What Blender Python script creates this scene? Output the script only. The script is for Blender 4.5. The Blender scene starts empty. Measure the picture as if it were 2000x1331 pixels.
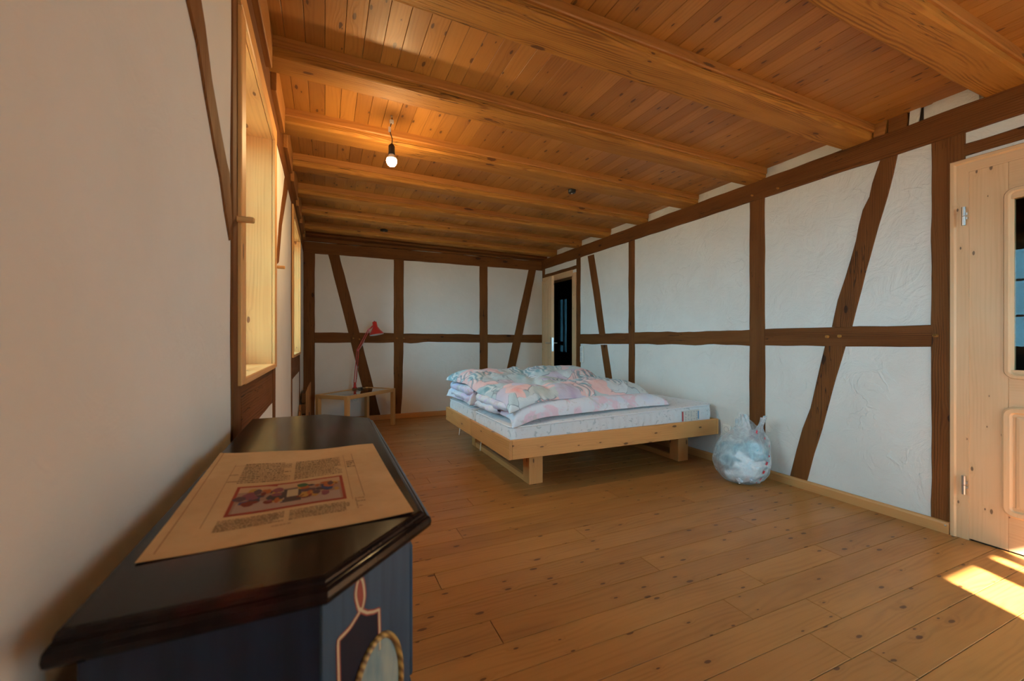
import bpy, bmesh, math, random
from mathutils import Vector, Matrix, noise as mnoise
random.seed(7)
S = bpy.context.scene
COL = S.collection
R = math.radians

# ---------------------------------------------------------------- camera
CAM_H = 1.08; FPX = 820.0; YAW = R(24)
cam = bpy.data.cameras.new('camera'); camo = bpy.data.objects.new('camera', cam); COL.objects.link(camo)
camo.location = (0, 0, CAM_H); camo.rotation_euler = (R(90), 0, -YAW)
cam.sensor_width = 36; cam.lens = FPX/2000*36; cam.clip_start = .02
cam.dof.use_dof = True; cam.dof.focus_distance = 3.6; cam.dof.aperture_fstop = 4.5
S.camera = camo
# ---------------------------------------------------------------- sky, sun, exposure
W = bpy.data.worlds.new('sky'); S.world = W; W.use_nodes = True
bg = W.node_tree.nodes['Background']
bg.inputs['Color'].default_value = (.31, .735, 1.0, 1); bg.inputs['Strength'].default_value = 24.0
sun = bpy.data.lights.new('sun', 'SUN'); sun.energy = 125; sun.angle = R(.6); sun.color = (1, .94, .85)
suno = bpy.data.objects.new('sun', sun); COL.objects.link(suno)
SUN_DIR = Vector((.33, .94, -.70))
suno.rotation_euler = SUN_DIR.to_track_quat('-Z', 'Y').to_euler(); suno.location = (-3, -8, 7)
S.view_settings.view_transform = 'Standard'; S.view_settings.look = 'None'
S.view_settings.gamma = 1; S.view_settings.use_curve_mapping = False
S.view_settings.exposure = -0.42
S.cycles.max_bounces = 10; S.cycles.diffuse_bounces = 6; S.cycles.glossy_bounces = 4
S.cycles.transparent_max_bounces = 12; S.cycles.sample_clamp_indirect = 6
BULB_STRENGTH = 1100

def portal(name, loc, rot, sx, sy):
    l = bpy.data.lights.new(name, 'AREA'); l.shape = 'RECTANGLE'; l.size = sx; l.size_y = sy
    l.cycles.is_portal = True
    o = bpy.data.objects.new(name, l); COL.objects.link(o); o.location = loc; o.rotation_euler = rot

# ---------------------------------------------------------------- pixel -> place
ca, sa = math.cos(YAW), math.sin(YAW)
def ray(x, y):
    xc = (x-1000)/FPX
    return Vector((xc*ca+sa, -xc*sa+ca, -(y-665.5)/FPX))
def onZ(x, y, z=0):
    r = ray(x, y); t = (z-CAM_H)/r.z; return Vector((r.x*t, r.y*t, z))
def onX(x, y, X0):
    r = ray(x, y); t = X0/r.x; return Vector((X0, r.y*t, CAM_H+r.z*t))
def onY(x, y, Y0):
    r = ray(x, y); t = Y0/r.y; return Vector((r.x*t, Y0, CAM_H+r.z*t))
def crop(o, s, pts): return [(o[0]+x/s, o[1]+y/s) for x, y in pts]

# room
XL, XR, YB, YF = -.253, 3.19, 5.97, -1.65
CEIL = 2.486; TILT = .0131

# ---------------------------------------------------------------- node helper
class NT:
    def __init__(s, name):
        s.m = bpy.data.materials.new(name); s.m.use_nodes = True; s.t = s.m.node_tree; s.t.nodes.clear()
        s.out = s.t.nodes.new('ShaderNodeOutputMaterial')
    def n(s, typ, ins=None, out=0, **props):
        nd = s.t.nodes.new('ShaderNode'+typ)
        for k, v in props.items(): setattr(nd, k, v)
        for k, v in (ins or {}).items():
            sk = nd.inputs[k]
            if isinstance(v, bpy.types.NodeSocket): s.t.links.new(v, sk)
            else: sk.default_value = v
        return nd.outputs[out]
    def math(s, op, a, b=0.0, c=0.0, clamp=False): return s.n('Math', {0: a, 1: b, 2: c}, operation=op, use_clamp=clamp)
    def mix(s, f, a, b, mode='MIX'):
        nd = s.t.nodes.new('ShaderNodeMix'); nd.data_type = 'RGBA'; nd.blend_type = mode; nd.clamp_factor = True
        for i, v in ((0, f), (6, a), (7, b)):
            if isinstance(v, bpy.types.NodeSocket): s.t.links.new(v, nd.inputs[i])
            elif i == 0: nd.inputs[0].default_value = v
            else: nd.inputs[i].default_value = (*v, 1) if len(v) == 3 else v
        return nd.outputs[2]
    def ramp(s, f, lo, hi, a=0.0, b=1.0):
        return s.n('MapRange', {0: f, 1: lo, 2: hi, 3: a, 4: b}, interpolation_type='SMOOTHSTEP')
    def xyz(s, v): 
        nd = s.t.nodes.new('ShaderNodeSeparateXYZ'); s.t.links.new(v, nd.inputs[0]); return nd.outputs
    def vec(s, x, y, z=0.0): return s.n('CombineXYZ', {0: x, 1: y, 2: z})
    def noise(s, v, scale=1, detail=2, rough=.5, dist=0, col=False):
        return s.n('TexNoise', {'Vector': v, 'Scale': scale, 'Detail': detail, 'Roughness': rough, 'Distortion': dist}, out=1 if col else 0)
    def bump(s, h, strength=.2, dist=.01): return s.n('Bump', {'Height': h, 'Strength': strength, 'Distance': dist})
    def bsdf(s, **k):
        ins = {}
        mp = dict(color='Base Color', rough='Roughness', metal='Metallic', normal='Normal', spec='Specular IOR Level', coat='Coat Weight',
                  coatr='Coat Roughness', trans='Transmission Weight', emit='Emission Color', es='Emission Strength', sheen='Sheen Weight', alpha='Alpha', sss='Subsurface Weight')
        for a, v in k.items():
            if isinstance(v, tuple) and len(v) == 3: v = (*v, 1)
            ins[mp[a]] = v
        return s.n('BsdfPrincipled', ins)
    def done(s, sh): s.t.links.new(sh, s.out.inputs[0]); return s.m

def plain(name, color, rough=.5, metal=0.0, **k):
    t = NT(name); return t.done(t.bsdf(color=color, rough=rough, metal=metal, **k))

def wood(name, light, dark, knot, axis, ring=55., warp=2.2, con=.55, kn=(2.6, 7.5, .30, .55), rough=.45, var=.18, bump=.15, coat=0.0, spec=.4, dirt=.0, worn=None, crack=False):
    t = NT(name)
    p = t.xyz(t.n('TexCoord', out=3)); rnd = t.n('ObjectInfo', out=5)
    i = 'xyz'.index(axis); a = p[i]; b, c = [p[j] for j in range(3) if j != i]
    al = t.math('ADD', a, t.math('MULTIPLY', rnd, 53.0))
    u = t.math('ADD', t.math('ADD', b, c), t.math('MULTIPLY', rnd, 17.3))
    n1 = t.noise(t.vec(t.math('MULTIPLY', al, 1.0), t.math('MULTIPLY', u, 5.5), t.math('MULTIPLY', rnd, 9)), 1, 3, .45)
    kv = t.vec(t.math('MULTIPLY', al, kn[0]), t.math('MULTIPLY', u, kn[1]))
    vor = t.t.nodes.new('ShaderNodeTexVoronoi'); vor.voronoi_dimensions = '2D'; t.t.links.new(kv, vor.inputs['Vector']); vor.inputs['Scale'].default_value = 1
    d = vor.outputs['Distance']; cr = t.xyz(vor.outputs['Color'])
    keep = t.math('LESS_THAN', cr[0], kn[3])
    rad = t.math('MULTIPLY_ADD', cr[1], kn[2]*.28, kn[2]*.10)
    q = t.math('DIVIDE', d, rad)
    wob = t.noise(t.vec(t.math('MULTIPLY', al, 40), t.math('MULTIPLY', u, 80)), 1, 1)
    q = t.math('ADD', q, t.math('MULTIPLY_ADD', wob, .6, -.3))
    kmask = t.math('MULTIPLY', t.ramp(q, .75, 1.15, 1, 0), keep)
    halo = t.math('MULTIPLY', t.ramp(q, .6, 4.5, 1, 0), keep)
    s = t.math('ADD', t.math('MULTIPLY', u, ring), t.math('ADD', t.math('MULTIPLY', n1, warp*3.2), t.math('MULTIPLY', halo, 1.1)))
    ln = t.math('MULTIPLY_ADD', t.math('SINE', t.math('MULTIPLY', s, 6.2832)), .5, .5)
    ln = t.math('POWER', ln, 1.6)
    fade = t.ramp(t.noise(t.vec(t.math('MULTIPLY', al, 1.7), t.math('MULTIPLY', u, 22), t.math('MULTIPLY', rnd, 3)), 1, 2), .36, .68, .12, 1)
    ln = t.math('MULTIPLY', ln, fade)
    fib = t.noise(t.vec(t.math('MULTIPLY', al, 5), t.math('MULTIPLY', u, 240), c), 1, 2)
    low = t.noise(t.vec(t.math('MULTIPLY', al, 2.2), t.math('MULTIPLY', u, 9), t.math('MULTIPLY', rnd, 5)), 1, 2)
    f = t.math('ADD', t.math('MULTIPLY', ln, con), t.math('ADD', t.math('MULTIPLY_ADD', fib, .5, -.25), t.math('MULTIPLY_ADD', low, .9, -.42)), clamp=True)
    f = t.math('ADD', f, t.math('MULTIPLY', halo, .22), clamp=True)
    col = t.mix(f, light, dark)
    tone = t.math('MULTIPLY_ADD', rnd, var*2, 1-var)
    col = t.mix(1.0, col, t.vec(tone, t.math('POWER', tone, 1.25), t.math('POWER', tone, 1.5)), 'MULTIPLY')
    if dirt:
        dn = t.noise(t.vec(t.math('MULTIPLY', a, 1.5), t.math('MULTIPLY', b, 4), c), 1, 4, .6)
        col = t.mix(t.ramp(dn, .48, .75, 0, dirt), col, (.10, .05, .025))
    col = t.mix(t.math('MULTIPLY', kmask, .88), col, knot)
    if crack:
        cv = t.noise(t.vec(t.math('MULTIPLY', al, 1.3), t.math('MULTIPLY', u, 30), 0), 1, 2, .5)
        ck = t.ramp(t.math('ABSOLUTE', t.math('SUBTRACT', cv, .5)), 0, .010, 1, 0)
        gate = t.ramp(t.noise(t.vec(al, t.math('MULTIPLY', u, 3)), 1, 1), .5, .6)
        ck = t.math('MULTIPLY', ck, gate)
        col = t.mix(t.math('MULTIPLY', ck, .85), col, (.02, .009, .004))
    h = t.math('ADD', t.math('MULTIPLY', ln, .6), t.math('MULTIPLY', fib, .6))
    if crack: h = t.math('SUBTRACT', h, t.math('MULTIPLY', ck, 2))
    rr = t.math('MULTIPLY_ADD', low, .25, rough-.12)
    return t.done(t.bsdf(color=col, rough=rr, normal=t.bump(h, bump, .004), coat=coat, coatr=.25, spec=spec))

def plaster(name, c1, c2, bump=.5):
    t = NT(name); p = t.n('TexCoord', out=3)
    n1 = t.noise(p, 2.0, 4, .6); n2 = t.noise(p, 220, 3, .6); n3 = t.noise(p, 5.5, 5, .62, 1.2)
    v = t.math('ABSOLUTE', t.math('SUBTRACT', t.noise(p, 4.2, 3, .5, .8), .5))
    edge = t.ramp(v, 0, .03, 1, 0)
    gate = t.ramp(t.noise(p, 2.3, 1), .52, .62)
    h = t.math('ADD', t.math('MULTIPLY', n3, 1.5), t.math('ADD', t.math('MULTIPLY', n2, .10), t.math('MULTIPLY', t.math('MULTIPLY', edge, gate), .16)))
    col = t.mix(t.ramp(n1, .35, .7), c1, c2)
    return t.done(t.bsdf(color=col, rough=.92, spec=.15, normal=t.bump(h, bump, .012)))

def glass(name, tint=(1, 1, 1), gl=.08, rough=.0, fk=.9):
    t = NT(name)
    fr = t.n('LayerWeight', {'Blend': .25}, out=0)
    f = t.math('MULTIPLY_ADD', fr, fk, gl*.4, clamp=True)
    a = t.n('BsdfTransparent', {'Color': (*tint, 1)}); b = t.n('BsdfGlossy', {'Color': (1, 1, 1, 1), 'Roughness': rough})
    return t.done(t.n('MixShader', {0: f, 1: a, 2: b}))

M = {}
PK = (.060, .020, .008)
for ax in 'xyz':
    M['timber_'+ax] = wood('dark_timber_'+ax, (.165, .056, .011), (.070, .0205, .004), (.030, .010, .004), ax, 85, 1.8, .6, (2.2, 5.0, .26, .35), .72, .10, .5, spec=.2, crack=True)
    M['beam_'+ax] = wood('rough_beam_'+ax, (.38, .166, .029), (.18, .063, .010), (.080, .026, .008), ax, 78, 3.4, .85, (2.2, 5.5, .22, .4), .66, .08, .6, spec=.25, crack=True)
    M['case_'+ax] = wood('window_pine_'+ax, (.74, .375, .118), (.54, .235, .060), (.17, .055, .015), ax, 60, 1.8, .45, (2.8, 7.5, .22, .4), .45, .06, .1)
    M['door_'+ax] = wood('pale_door_pine_'+ax, (.68, .41, .205), (.54, .295, .125), (.14, .07, .03), ax, 62, 1.6, .28, (5.0, 12., .19, .5), .5, .05, .08)
    M['bed_'+ax] = wood('bed_pine_'+ax, (.64, .300, .092), (.46, .19, .048), (.12, .045, .015), ax, 60, 2.0, .38, (4.0, 11., .28, .45), .45, .07, .1)
    M['fillet_'+ax] = wood('fillet_pine_'+ax, (.35, .140, .028), (.22, .077, .013), PK, ax, 44, 1.8, .6, (1.9, 9., .26, .5), .55, .10, .2)
    M['table_'+ax] = wood('beech_'+ax, (.58, .33, .12), (.44, .23, .075), (.2, .09, .03), ax, 70, .8, .4, (1, 4, .02, .1), .45, .05, .05)
M['floor'] = wood('pine_floor', (.41, .178, .045), (.275, .103, .021), (.095, .030, .010), 'x', 42, 2.6, .50, (5.0, 12.0, .27, .55), .40, .09, .10, coat=.04, spec=.32, dirt=.25)
M['ceil'] = wood('pine_ceiling', (.35, .145, .026), (.22, .079, .012), (.075, .024, .008), 'y', 52, 2.4, .42, (4.6, 12.5, .30, .62), .48, .17, .10)
M['base'] = wood('baseboard_pine', (.58, .27, .085), (.43, .17, .045), PK, 'y', 60, 1., .4, (1.2, 6, .1, .2), .45, .05, .08)
M['basex'] = wood('baseboard_pine_x', (.58, .27, .085), (.43, .17, .045), PK, 'x', 60, 1., .4, (1.2, 6, .1, .2), .45, .05, .08)
M['plaster'] = plaster('white_plaster', (.77, .725, .645), (.72, .672, .592), 1.0)
M['plaster_soft'] = plaster('smooth_plaster', (.76, .71, .63), (.72, .668, .585), .25)
M['steel'] = plain('brushed_steel', (.62, .60, .57), .3, 1.)
M['white_plastic'] = plain('white_plastic', (.84, .80, .70), .4)
M['black'] = plain('black_plastic', (.012, .012, .013), .45)
M['dark_hole'] = plain('dark_cavity', (.03, .018, .010), .9)
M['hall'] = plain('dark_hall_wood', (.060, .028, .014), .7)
M['glass'] = glass('clear_glass')
M['doorglass'] = glass('door_glass', (.85, .9, .9), .01, 0, .25)
M['hallglass'] = glass('tinted_hall_glass', (.105, .130, .135), .02)
M['outer'] = plain('outer_render', (.6, .58, .52), .9)

# ---------------------------------------------------------------- object helper
def tag(o, label=None, cat=None, group=None, kind=None):
    if label: o['label'] = label
    if cat: o['category'] = cat
    if group: o['group'] = group
    if kind: o['kind'] = kind
    return o
def empty(name, loc=(0, 0, 0), rz=0):
    o = bpy.data.objects.new(name, None); COL.objects.link(o); o.location = loc; o.rotation_euler = (0, 0, rz); o.empty_display_size = .1
    return o
class MB:
    def __init__(s): s.v = []; s.f = []; s.mi = []; s.sm = []
    def add(s, vs, fs, mi=0, smooth=False):
        k = len(s.v); s.v += [tuple(v) for v in vs]
        for f in fs: s.f.append([k+i for i in f]); s.mi.append(mi); s.sm.append(smooth)
        return s
    def box(s, x0, x1, y0, y1, z0, z1, mi=0, bev=0.0):
        if bev <= 0:
            vs = [(x, y, z) for x in (x0, x1) for y in (y0, y1) for z in (z0, z1)]
            return s.add(vs, [(0, 1, 3, 2), (4, 6, 7, 5), (0, 4, 5, 1), (2, 3, 7, 6), (0, 2, 6, 4), (1, 5, 7, 3)], mi)
        bm = bmesh.new(); bmesh.ops.create_cube(bm, size=1)
        for v in bm.verts: v.co = Vector(((x0+x1)/2+v.co.x*(x1-x0), (y0+y1)/2+v.co.y*(y1-y0), (z0+z1)/2+v.co.z*(z1-z0)))
        bmesh.ops.bevel(bm, geom=list(bm.edges), offset=bev, segments=1 if bev < .004 else 2, affect='EDGES', profile=.5)
        bm.verts.index_update(); s.add([v.co for v in bm.verts], [[v.index for v in f.verts] for f in bm.faces], mi); bm.free(); return s
    def prism(s, pts, d, mi=0, smooth=False):       # closed polygon (3D points) pushed along d
        n = len(pts); d = Vector(d); a = [Vector(p) for p in pts]; vs = a+[p+d for p in a]
        return s.add(vs, [list(range(n))[::-1], list(range(n, 2*n))]+[(i, (i+1) % n, n+(i+1) % n, n+i) for i in range(n)], mi, smooth)
    def tube(s, pts, r, seg=10, mi=0, caps=True):
        pts = [Vector(p) for p in pts]; n = len(pts); rr = r if isinstance(r, (list, tuple)) else [r]*n; vs = []; up = None
        for i, p in enumerate(pts):
            t = (pts[min(i+1, n-1)]-pts[max(i-1, 0)]).normalized()
            if up is None: up = t.orthogonal().normalized()
            else: up = (up-t*up.dot(t)).normalized()
            w = t.cross(up)
            vs += [p+(up*math.cos(2*math.pi*j/seg)+w*math.sin(2*math.pi*j/seg))*rr[i] for j in range(seg)]
        fs = [(i*seg+j, i*seg+(j+1) % seg, (i+1)*seg+(j+1) % seg, (i+1)*seg+j) for i in range(n-1) for j in range(seg)]
        s.add(vs, fs, mi, True)
        if caps: s.add(vs[:seg], [list(range(seg))[::-1]], mi); s.add(vs[-seg:], [list(range(seg))], mi)
        return s
    def lathe(s, prof, seg=20, mi=0, mat=None, smooth=True):   # prof [(r,z)]
        vs = [(r*math.cos(2*math.pi*j/seg), r*math.sin(2*math.pi*j/seg), z) for r, z in prof for j in range(seg)]
        if mat: vs = [mat @ Vector(v) for v in vs]
        fs = [(i*seg+j, i*seg+(j+1) % seg, (i+1)*seg+(j+1) % seg, (i+1)*seg+j) for i in range(len(prof)-1) for j in range(seg)]
        return s.add(vs, fs, mi, smooth)
    def grid(s, P, mi=0, smooth=True, closed_u=False):   # P[i][j]
        a, b = len(P), len(P[0]); vs = [p for r in P for p in r]
        fs = [(i*b+j, i*b+(j+1) % b, ((i+1) % a)*b+(j+1) % b, ((i+1) % a)*b+j) for i in range(a-(0 if closed_u else 1)) for j in range(b-1)]
        return s.add(vs, fs, mi, smooth)
    def build(s, name, mats, parent=None, fix=True):
        me = bpy.data.meshes.new(name); me.from_pydata(s.v, [], s.f)
        for m in (mats if isinstance(mats, (list, tuple)) else [mats]): me.materials.append(M[m] if isinstance(m, str) else m)
        me.polygons.foreach_set('material_index', s.mi); me.polygons.foreach_set('use_smooth', s.sm)
        if fix:
            bm = bmesh.new(); bm.from_mesh(me); bmesh.ops.recalc_face_normals(bm, faces=list(bm.faces)); bm.to_mesh(me); bm.free()
        me.update(); o = bpy.data.objects.new(name, me); COL.objects.link(o)
        if parent is not None: o.parent = parent
        return o
def box(name, mat, parent, *d, bev=0.0): return MB().box(*d, bev=bev).build(name, mat, parent)
def copy_tree(o, parent=None):
    c = o.copy(); COL.objects.link(c); c.parent = parent
    for ch in list(o.children): copy_tree(ch, c)
    return c
def nz(x, y, z=0.0): return mnoise.noise(Vector((x, y, z)))
def place(o, a, b, keep=None): return o

# ================================================================ WALLS
def wall(name, plane, const, sgn, u0, u1, v0, v1, holes, thick, mat, label, amp=.002, step=.05):
    """plane 'x' or 'y' (constant axis); room side faces -sgn; thick goes towards +sgn"""
    us = sorted({u0, u1, *[h[0] for h in holes], *[h[1] for h in holes]}); vs_ = sorted({v0, v1, *[h[2] for h in holes], *[h[3] for h in holes]})
    def fine(L):
        o = []
        for a, b in zip(L, L[1:]):
            k = max(1, int((b-a)/step)); o += [a+(b-a)*i/k for i in range(k)]
        return o+[L[-1]]
    U, V = fine(us), fine(vs_); mb = MB()
    def inside(u, v): return any(h[0] < u < h[1] and h[2] < v < h[3] for h in holes)
    def P(u, v, d): return (const+d*sgn, u, v) if plane == 'x' else (u, const+d*sgn, v)
    idx = {}; vs = []; fs = []
    def vid(i, j):
        if (i, j) not in idx:
            u, v = U[i], V[j]; idx[i, j] = len(vs)
            vs.append(P(u, v, amp*(nz(u*2.2, v*2.2, const)+.5*nz(u*6, v*6, const+3))))
        return idx[i, j]
    for i in range(len(U)-1):
        for j in range(len(V)-1):
            if not inside((U[i]+U[i+1])/2, (V[j]+V[j+1])/2): fs.append((vid(i, j), vid(i+1, j), vid(i+1, j+1), vid(i, j+1)))
    mb.add(vs, fs, 0, True)
    for a, b in zip(us, us[1:]):
        for c, d in zip(vs_, vs_[1:]):
            if not inside((a+b)/2, (c+d)/2): mb.add([P(a, c, thick), P(b, c, thick), P(b, d, thick), P(a, d, thick)], [(0, 1, 2, 3)], 1)
    for (a, b, c, d) in holes+[(u0, u1, v0, v1)]:
        for p, q in (((a, c), (b, c)), ((b, c), (b, d)), ((b, d), (a, d)), ((a, d), (a, c))):
            mb.add([P(*p, 0), P(*q, 0), P(*q, thick), P(*p, thick)], [(0, 1, 2, 3)], 1)
    return tag(mb.build(name, [mat, 'outer'], fix=False), label, 'wall', kind='structure')

# window openings (along the wall, low, high)
WIN = [(-.80, .10), (1.61, 2.50), (3.95, 4.98)]
WZ0, WZ1 = .96, 2.125
holesL = [(a-.018, b+.018, WZ0-.022, WZ1+.018) for a, b in WIN]
wl = wall('wall_left', 'x', XL, -1, YF-.3, YB+.3, -.1, 2.75, holesL, .30, 'plaster_soft', 'smooth white plastered timber-frame wall with the windows beside the chest')
D1 = (.19, 1.10, -.1, 2.03); D2 = (5.04, 5.93, -.1, 2.03)
wr = wall('wall_right', 'x', XR, 1, YF-.3, 8.9, -.1, 2.75, [D1, D2], .16, 'plaster', 'rough white plastered half-timbered wall with two doors')
wb = wall('wall_back', 'y', YB, 1, XL-.3, XR+.0, -.1, 2.75, [], .2, 'plaster_soft', 'white plastered half-timbered wall at the far end behind the lamp')
W3 = (1.52, 3.02)
wf = wall('wall_front', 'y', YF, -1, XL-.3, 4.8, -.1, 2.75, [(W3[0]+.002, W3[1]-.002, .942, 2.138)], .25, 'plaster_soft', 'white plastered wall behind the camera with a sunny window', step=.2)

def edgeline(pts, k=8, jit=.003, seed=0.0):
    """resample a polyline and let it wander a little"""
    L = [Vector(p) for p in pts]; o = []
    for a, b in zip(L, L[1:]):
        n = max(1, int((b-a).length/.07))
        for i in range(n): o.append(a.lerp(b, i/n))
    o.append(L[-1])
    return [Vector((p.x+jit*nz(p.x*5, p.y*5, seed), p.y+jit*nz(p.x*5, p.y*5, seed+9))) for p in o]
def timber(name, parent, plane, const, sgn, A, B, axis, proud=.006, deep=.05, jit=.006):
    """A and B: the two long edges as (u,z) polylines"""
    sd = random.random()*50
    A = edgeline(A, jit=jit, seed=sd); B = edgeline(B, jit=jit, seed=sd+20); n = max(len(A), len(B))
    def res(L):
        o = []
        for i in range(n):
            t = i/(n-1)*(len(L)-1); k = min(int(t), len(L)-2); o.append(L[k].lerp(L[k+1], t-k))
        return o
    A, B = res(A), res(B); mb = MB(); ch = .004
    def P(q, d): return (const+d*sgn, q.x, q.y) if plane == 'x' else (q.x, const+d*sgn, q.y)
    rows = []
    for a, b in zip(A, B):
        w = (b-a).normalized()*ch
        rows.append([P(a, deep), P(a, -proud+ch), P(a+w, -proud), P((a+b)/2, -proud-.001), P(b-w, -proud), P(b, -proud+ch), P(b, deep)])
    mb.grid(rows, smooth=False)
    mb.add(rows[0], [list(range(7))]); mb.add(rows[-1], [list(range(7))])
    return mb.build(name, 'timber_'+axis, parent)
def upright(name, parent, plane, const, sgn, u0, u1, z0, z1, **k): return timber(name, parent, plane, const, sgn, [(u0, z0), (u0, z1)], [(u1, z0), (u1, z1)], 'z', **k)
def lying(name, parent, plane, const, sgn, u0, u1, z0, z1, **k):
    return timber(name, parent, plane, const, sgn, [(u0, z0), (u1, z0)], [(u0, z1), (u1, z1)], 'y' if plane == 'x' else 'x', **k)
def peg(parent, p, d, r=.011, l=.018):
    p = Vector(p); d = Vector(d).normalized()
    return MB().tube([p-d*.02, p+d*l*.8, p+d*l], [r, r*.95, r*.7], 8).build('peg', 'beam_z', parent)

# --- right wall timbers
RW = ('x', XR, 1)
plate = lying('wall_plate', wr, *RW, YF, 5.97, 2.215, 2.362, proud=.022, deep=.05)
post1 = upright('post', wr, *RW, 2.225, 2.36, .0, 2.22)
upright('post', wr, *RW, 3.76, 3.864, .0, 2.22)
post3 = upright('post', wr, *RW, 1.085, 1.226, .0, 2.22)
upright('post', wr, *RW, .06, .19, .0, 2.22)
upright('post', wr, *RW, 4.86, 4.96, .0, 2.22)
upright('post', wr, *RW, 5.875, 5.962, .0, 2.22)
rail1 = lying('rail', wr, *RW, 1.222, 2.228, 1.042, 1.172)
lying('rail', wr, *RW, 2.358, 3.762, 1.040, 1.168, jit=.016)
lying('rail', wr, *RW, 3.862, 4.864, 1.034, 1.168, jit=.008)
lying('lintel', wr, *RW, .15, 1.09, 2.085, 2.155)
lying('lintel', wr, *RW, 4.95, 5.88, 2.075, 2.125)
lying('rail', wr, *RW, YF, .07, 1.042, 1.172)
def wy(pts): return [(onX(x, y, XR-.006).y, onX(x, y, XR-.006).z) for x, y in pts]
o7, s7 = (1500, 260), 2.662; o8, s8 = (1360, 740), 2.2516
topL = crop(o7, s7, [(585, 128), (560, 200), (540, 260), (525, 330), (490, 400), (470, 480), (455, 560), (430, 650), (400, 750), (360, 870), (330, 1010)])
topR = crop(o7, s7, [(678, 90), (650, 220), (615, 350), (590, 430), (565, 510), (540, 610), (515, 690), (490, 800), (460, 910), (435, 1010)])
timber('brace', wr, *RW, wy(topL), wy(topR), 'z', jit=.001)
lowL = crop(o7, s7, [(294, 1108)])+crop(o8, s8, [(530, 0), (500, 130), (465, 220), (440, 310), (408, 440)])
lowR = crop(o7, s7, [(402, 1108)])+crop(o8, s8, [(612, 0), (580, 120), (545, 250), (520, 320), (484, 458)])
timber('brace', wr, *RW, wy(lowL), wy(lowR), 'z', jit=.001)
o5, s5 = (1020, 470), 4.588
timber('brace', wr, *RW, wy(crop(o5, s5, [(584, 140), (630, 440), (688, 850)])), wy(crop(o5, s5, [(640, 125), (690, 440), (742, 850)])), 'z', jit=.002)
timber('brace', wr, *RW, wy(crop(o5, s5, [(700, 935), (745, 1240)])), wy(crop(o5, s5, [(758, 935), (803, 1240)])), 'z', jit=.002)
for (x, y) in ((1617, 658), (1641, 657)):
    peg(rail1, onX(x, y, XR-.006), (-1, .15, 0))
peg(post3, onX(1829, 656, XR-.006), (-1, .3, 0), .010, .02)
for x, y in ((1470, 382), (1520, 368)): peg(plate, onX(x, y, XR-.022), (-1, .2, 0), .009, .014)

# --- broken infill over the plate beside the big beam
brk = [('infill_block', 'fillet_y', 1709, 1736, .0, .030), ('infill_block', 'timber_y', 1737, 1774, .0, .024), ('plaster_chunk', 'plaster', 1776, 1799, .0, .016)]
box('cavity', 'dark_hole', wr, XR-.004, XR+.02, 1.26, 1.52, 2.36, 2.46)
for nme, mt, x0, x1, z0, pr in brk:
    ya = onX(x0, 250, XR-.01).y; yb = onX(x1, 250, XR-.01).y
    mb = MB(); yy = sorted((ya, yb)); k = .012 if mt != 'timber_y' else .002
    mb.prism([(XR+.01, yy[0]+k, 2.358), (XR+.01, yy[1], 2.36), (XR+.01, yy[1]-k*.5, 2.448), (XR+.01, yy[0], 2.448)], (-.01-pr, 0, 0)); mb.build(nme, mt, wr)
yb = onX(1806, 240, XR-.01).y
mb = MB(); mb.prism([(XR+.01, 1.03, 2.358), (XR+.01, yb-.03, 2.36), (XR+.01, yb, 2.40), (XR+.01, yb-.045, 2.449), (XR+.01, 1.03, 2.452)], (-.022, 0, 0)); mb.build('plaster_chunk', 'plaster', wr)

# --- back wall timbers
BW = ('y', YB, 1)
lying('wall_plate', wb, *BW, XL, 3.19, 2.20, 2.345, proud=.020)
lying('wall_plate', wb, *BW, XL, 3.19, 2.349, 2.415, proud=.03)
upright('post', wb, *BW, XL-.0, -.12, .0, 2.22, proud=.012)
bp1 = timber('post', wb, *BW, [(.868, .05), (.868, 2.21)], [(.965, .05), (.985, .45), (1.003, 1.1), (1.002, 2.21)], 'z')
upright('post', wb, *BW, 2.123, 2.252, .0, 2.21)
br = timber('brace', wb, *BW, [(.549, .05), (.282, 1.189), (.036, 2.205)], [(.695, .05), (.424, 1.175), (.172, 2.205)], 'z', proud=.008)
timber('brace', wb, *BW, [(2.426, .05), (2.571, .644), (2.947, 2.205)], [(2.562, .05), (2.711, .644), (3.078, 2.205)], 'z', proud=.008)
lying('rail', wb, *BW, -.122, .87, 1.05, 1.182)
brl = timber('rail', wb, *BW, [(1.0, 1.05), (1.12, 1.04), (1.3, 1.065), (1.6, 1.055), (2.125, 1.045)], [(1.0, 1.178), (2.125, 1.175)], 'x', jit=.012)
lying('rail', wb, *BW, 2.25, 3.187, 1.045, 1.172)
for x, y in ((690, 661), (702, 663)): peg(br, onY(x, y, YB-.008), (0, -1, 0), .012, .02)
for x, y in ((775, 661), (788, 661)): peg(bp1, onY(x, y, YB-.006), (.3, -1, 0), .010, .03)

# --- left wall timbers
LW = ('x', XL, -1)
lying('wall_plate', wl, *LW, YF, YB, 2.205, 2.398, proud=.006)
def ly(pts): return [(onX(x, y, XL+.005).y, onX(x, y, XL+.005).z) for x, y in pts]
timber('brace', wl, *LW, ly([(355, -60), (368.5, 0), (388, 87), (403, 186), (421, 294), (432, 350), (441, 414), (451, 470)]), ly([(384, -60), (394, 0), (401.6, 48), (415, 156), (433, 258), (443.7, 315), (449, 337), (454, 430)]), 'z', jit=.003, proud=.005)
upright('post', wl, *LW, 1.463, 1.600, .0, 2.21, proud=.005, jit=.008)
upright('post', wl, *LW, 2.512, 2.632, .0, 2.21, proud=.005)
timber('brace', wl, *LW, ly([(541, 516), (546, 440), (556.5, 352), (561, 330)]), ly([(545, 512), (551, 440), (565.5, 352), (570, 330)]), 'z', jit=.002, proud=.005)
upright('post', wl, *LW, 3.838, 3.936, .0, 2.21, proud=.005)
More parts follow.
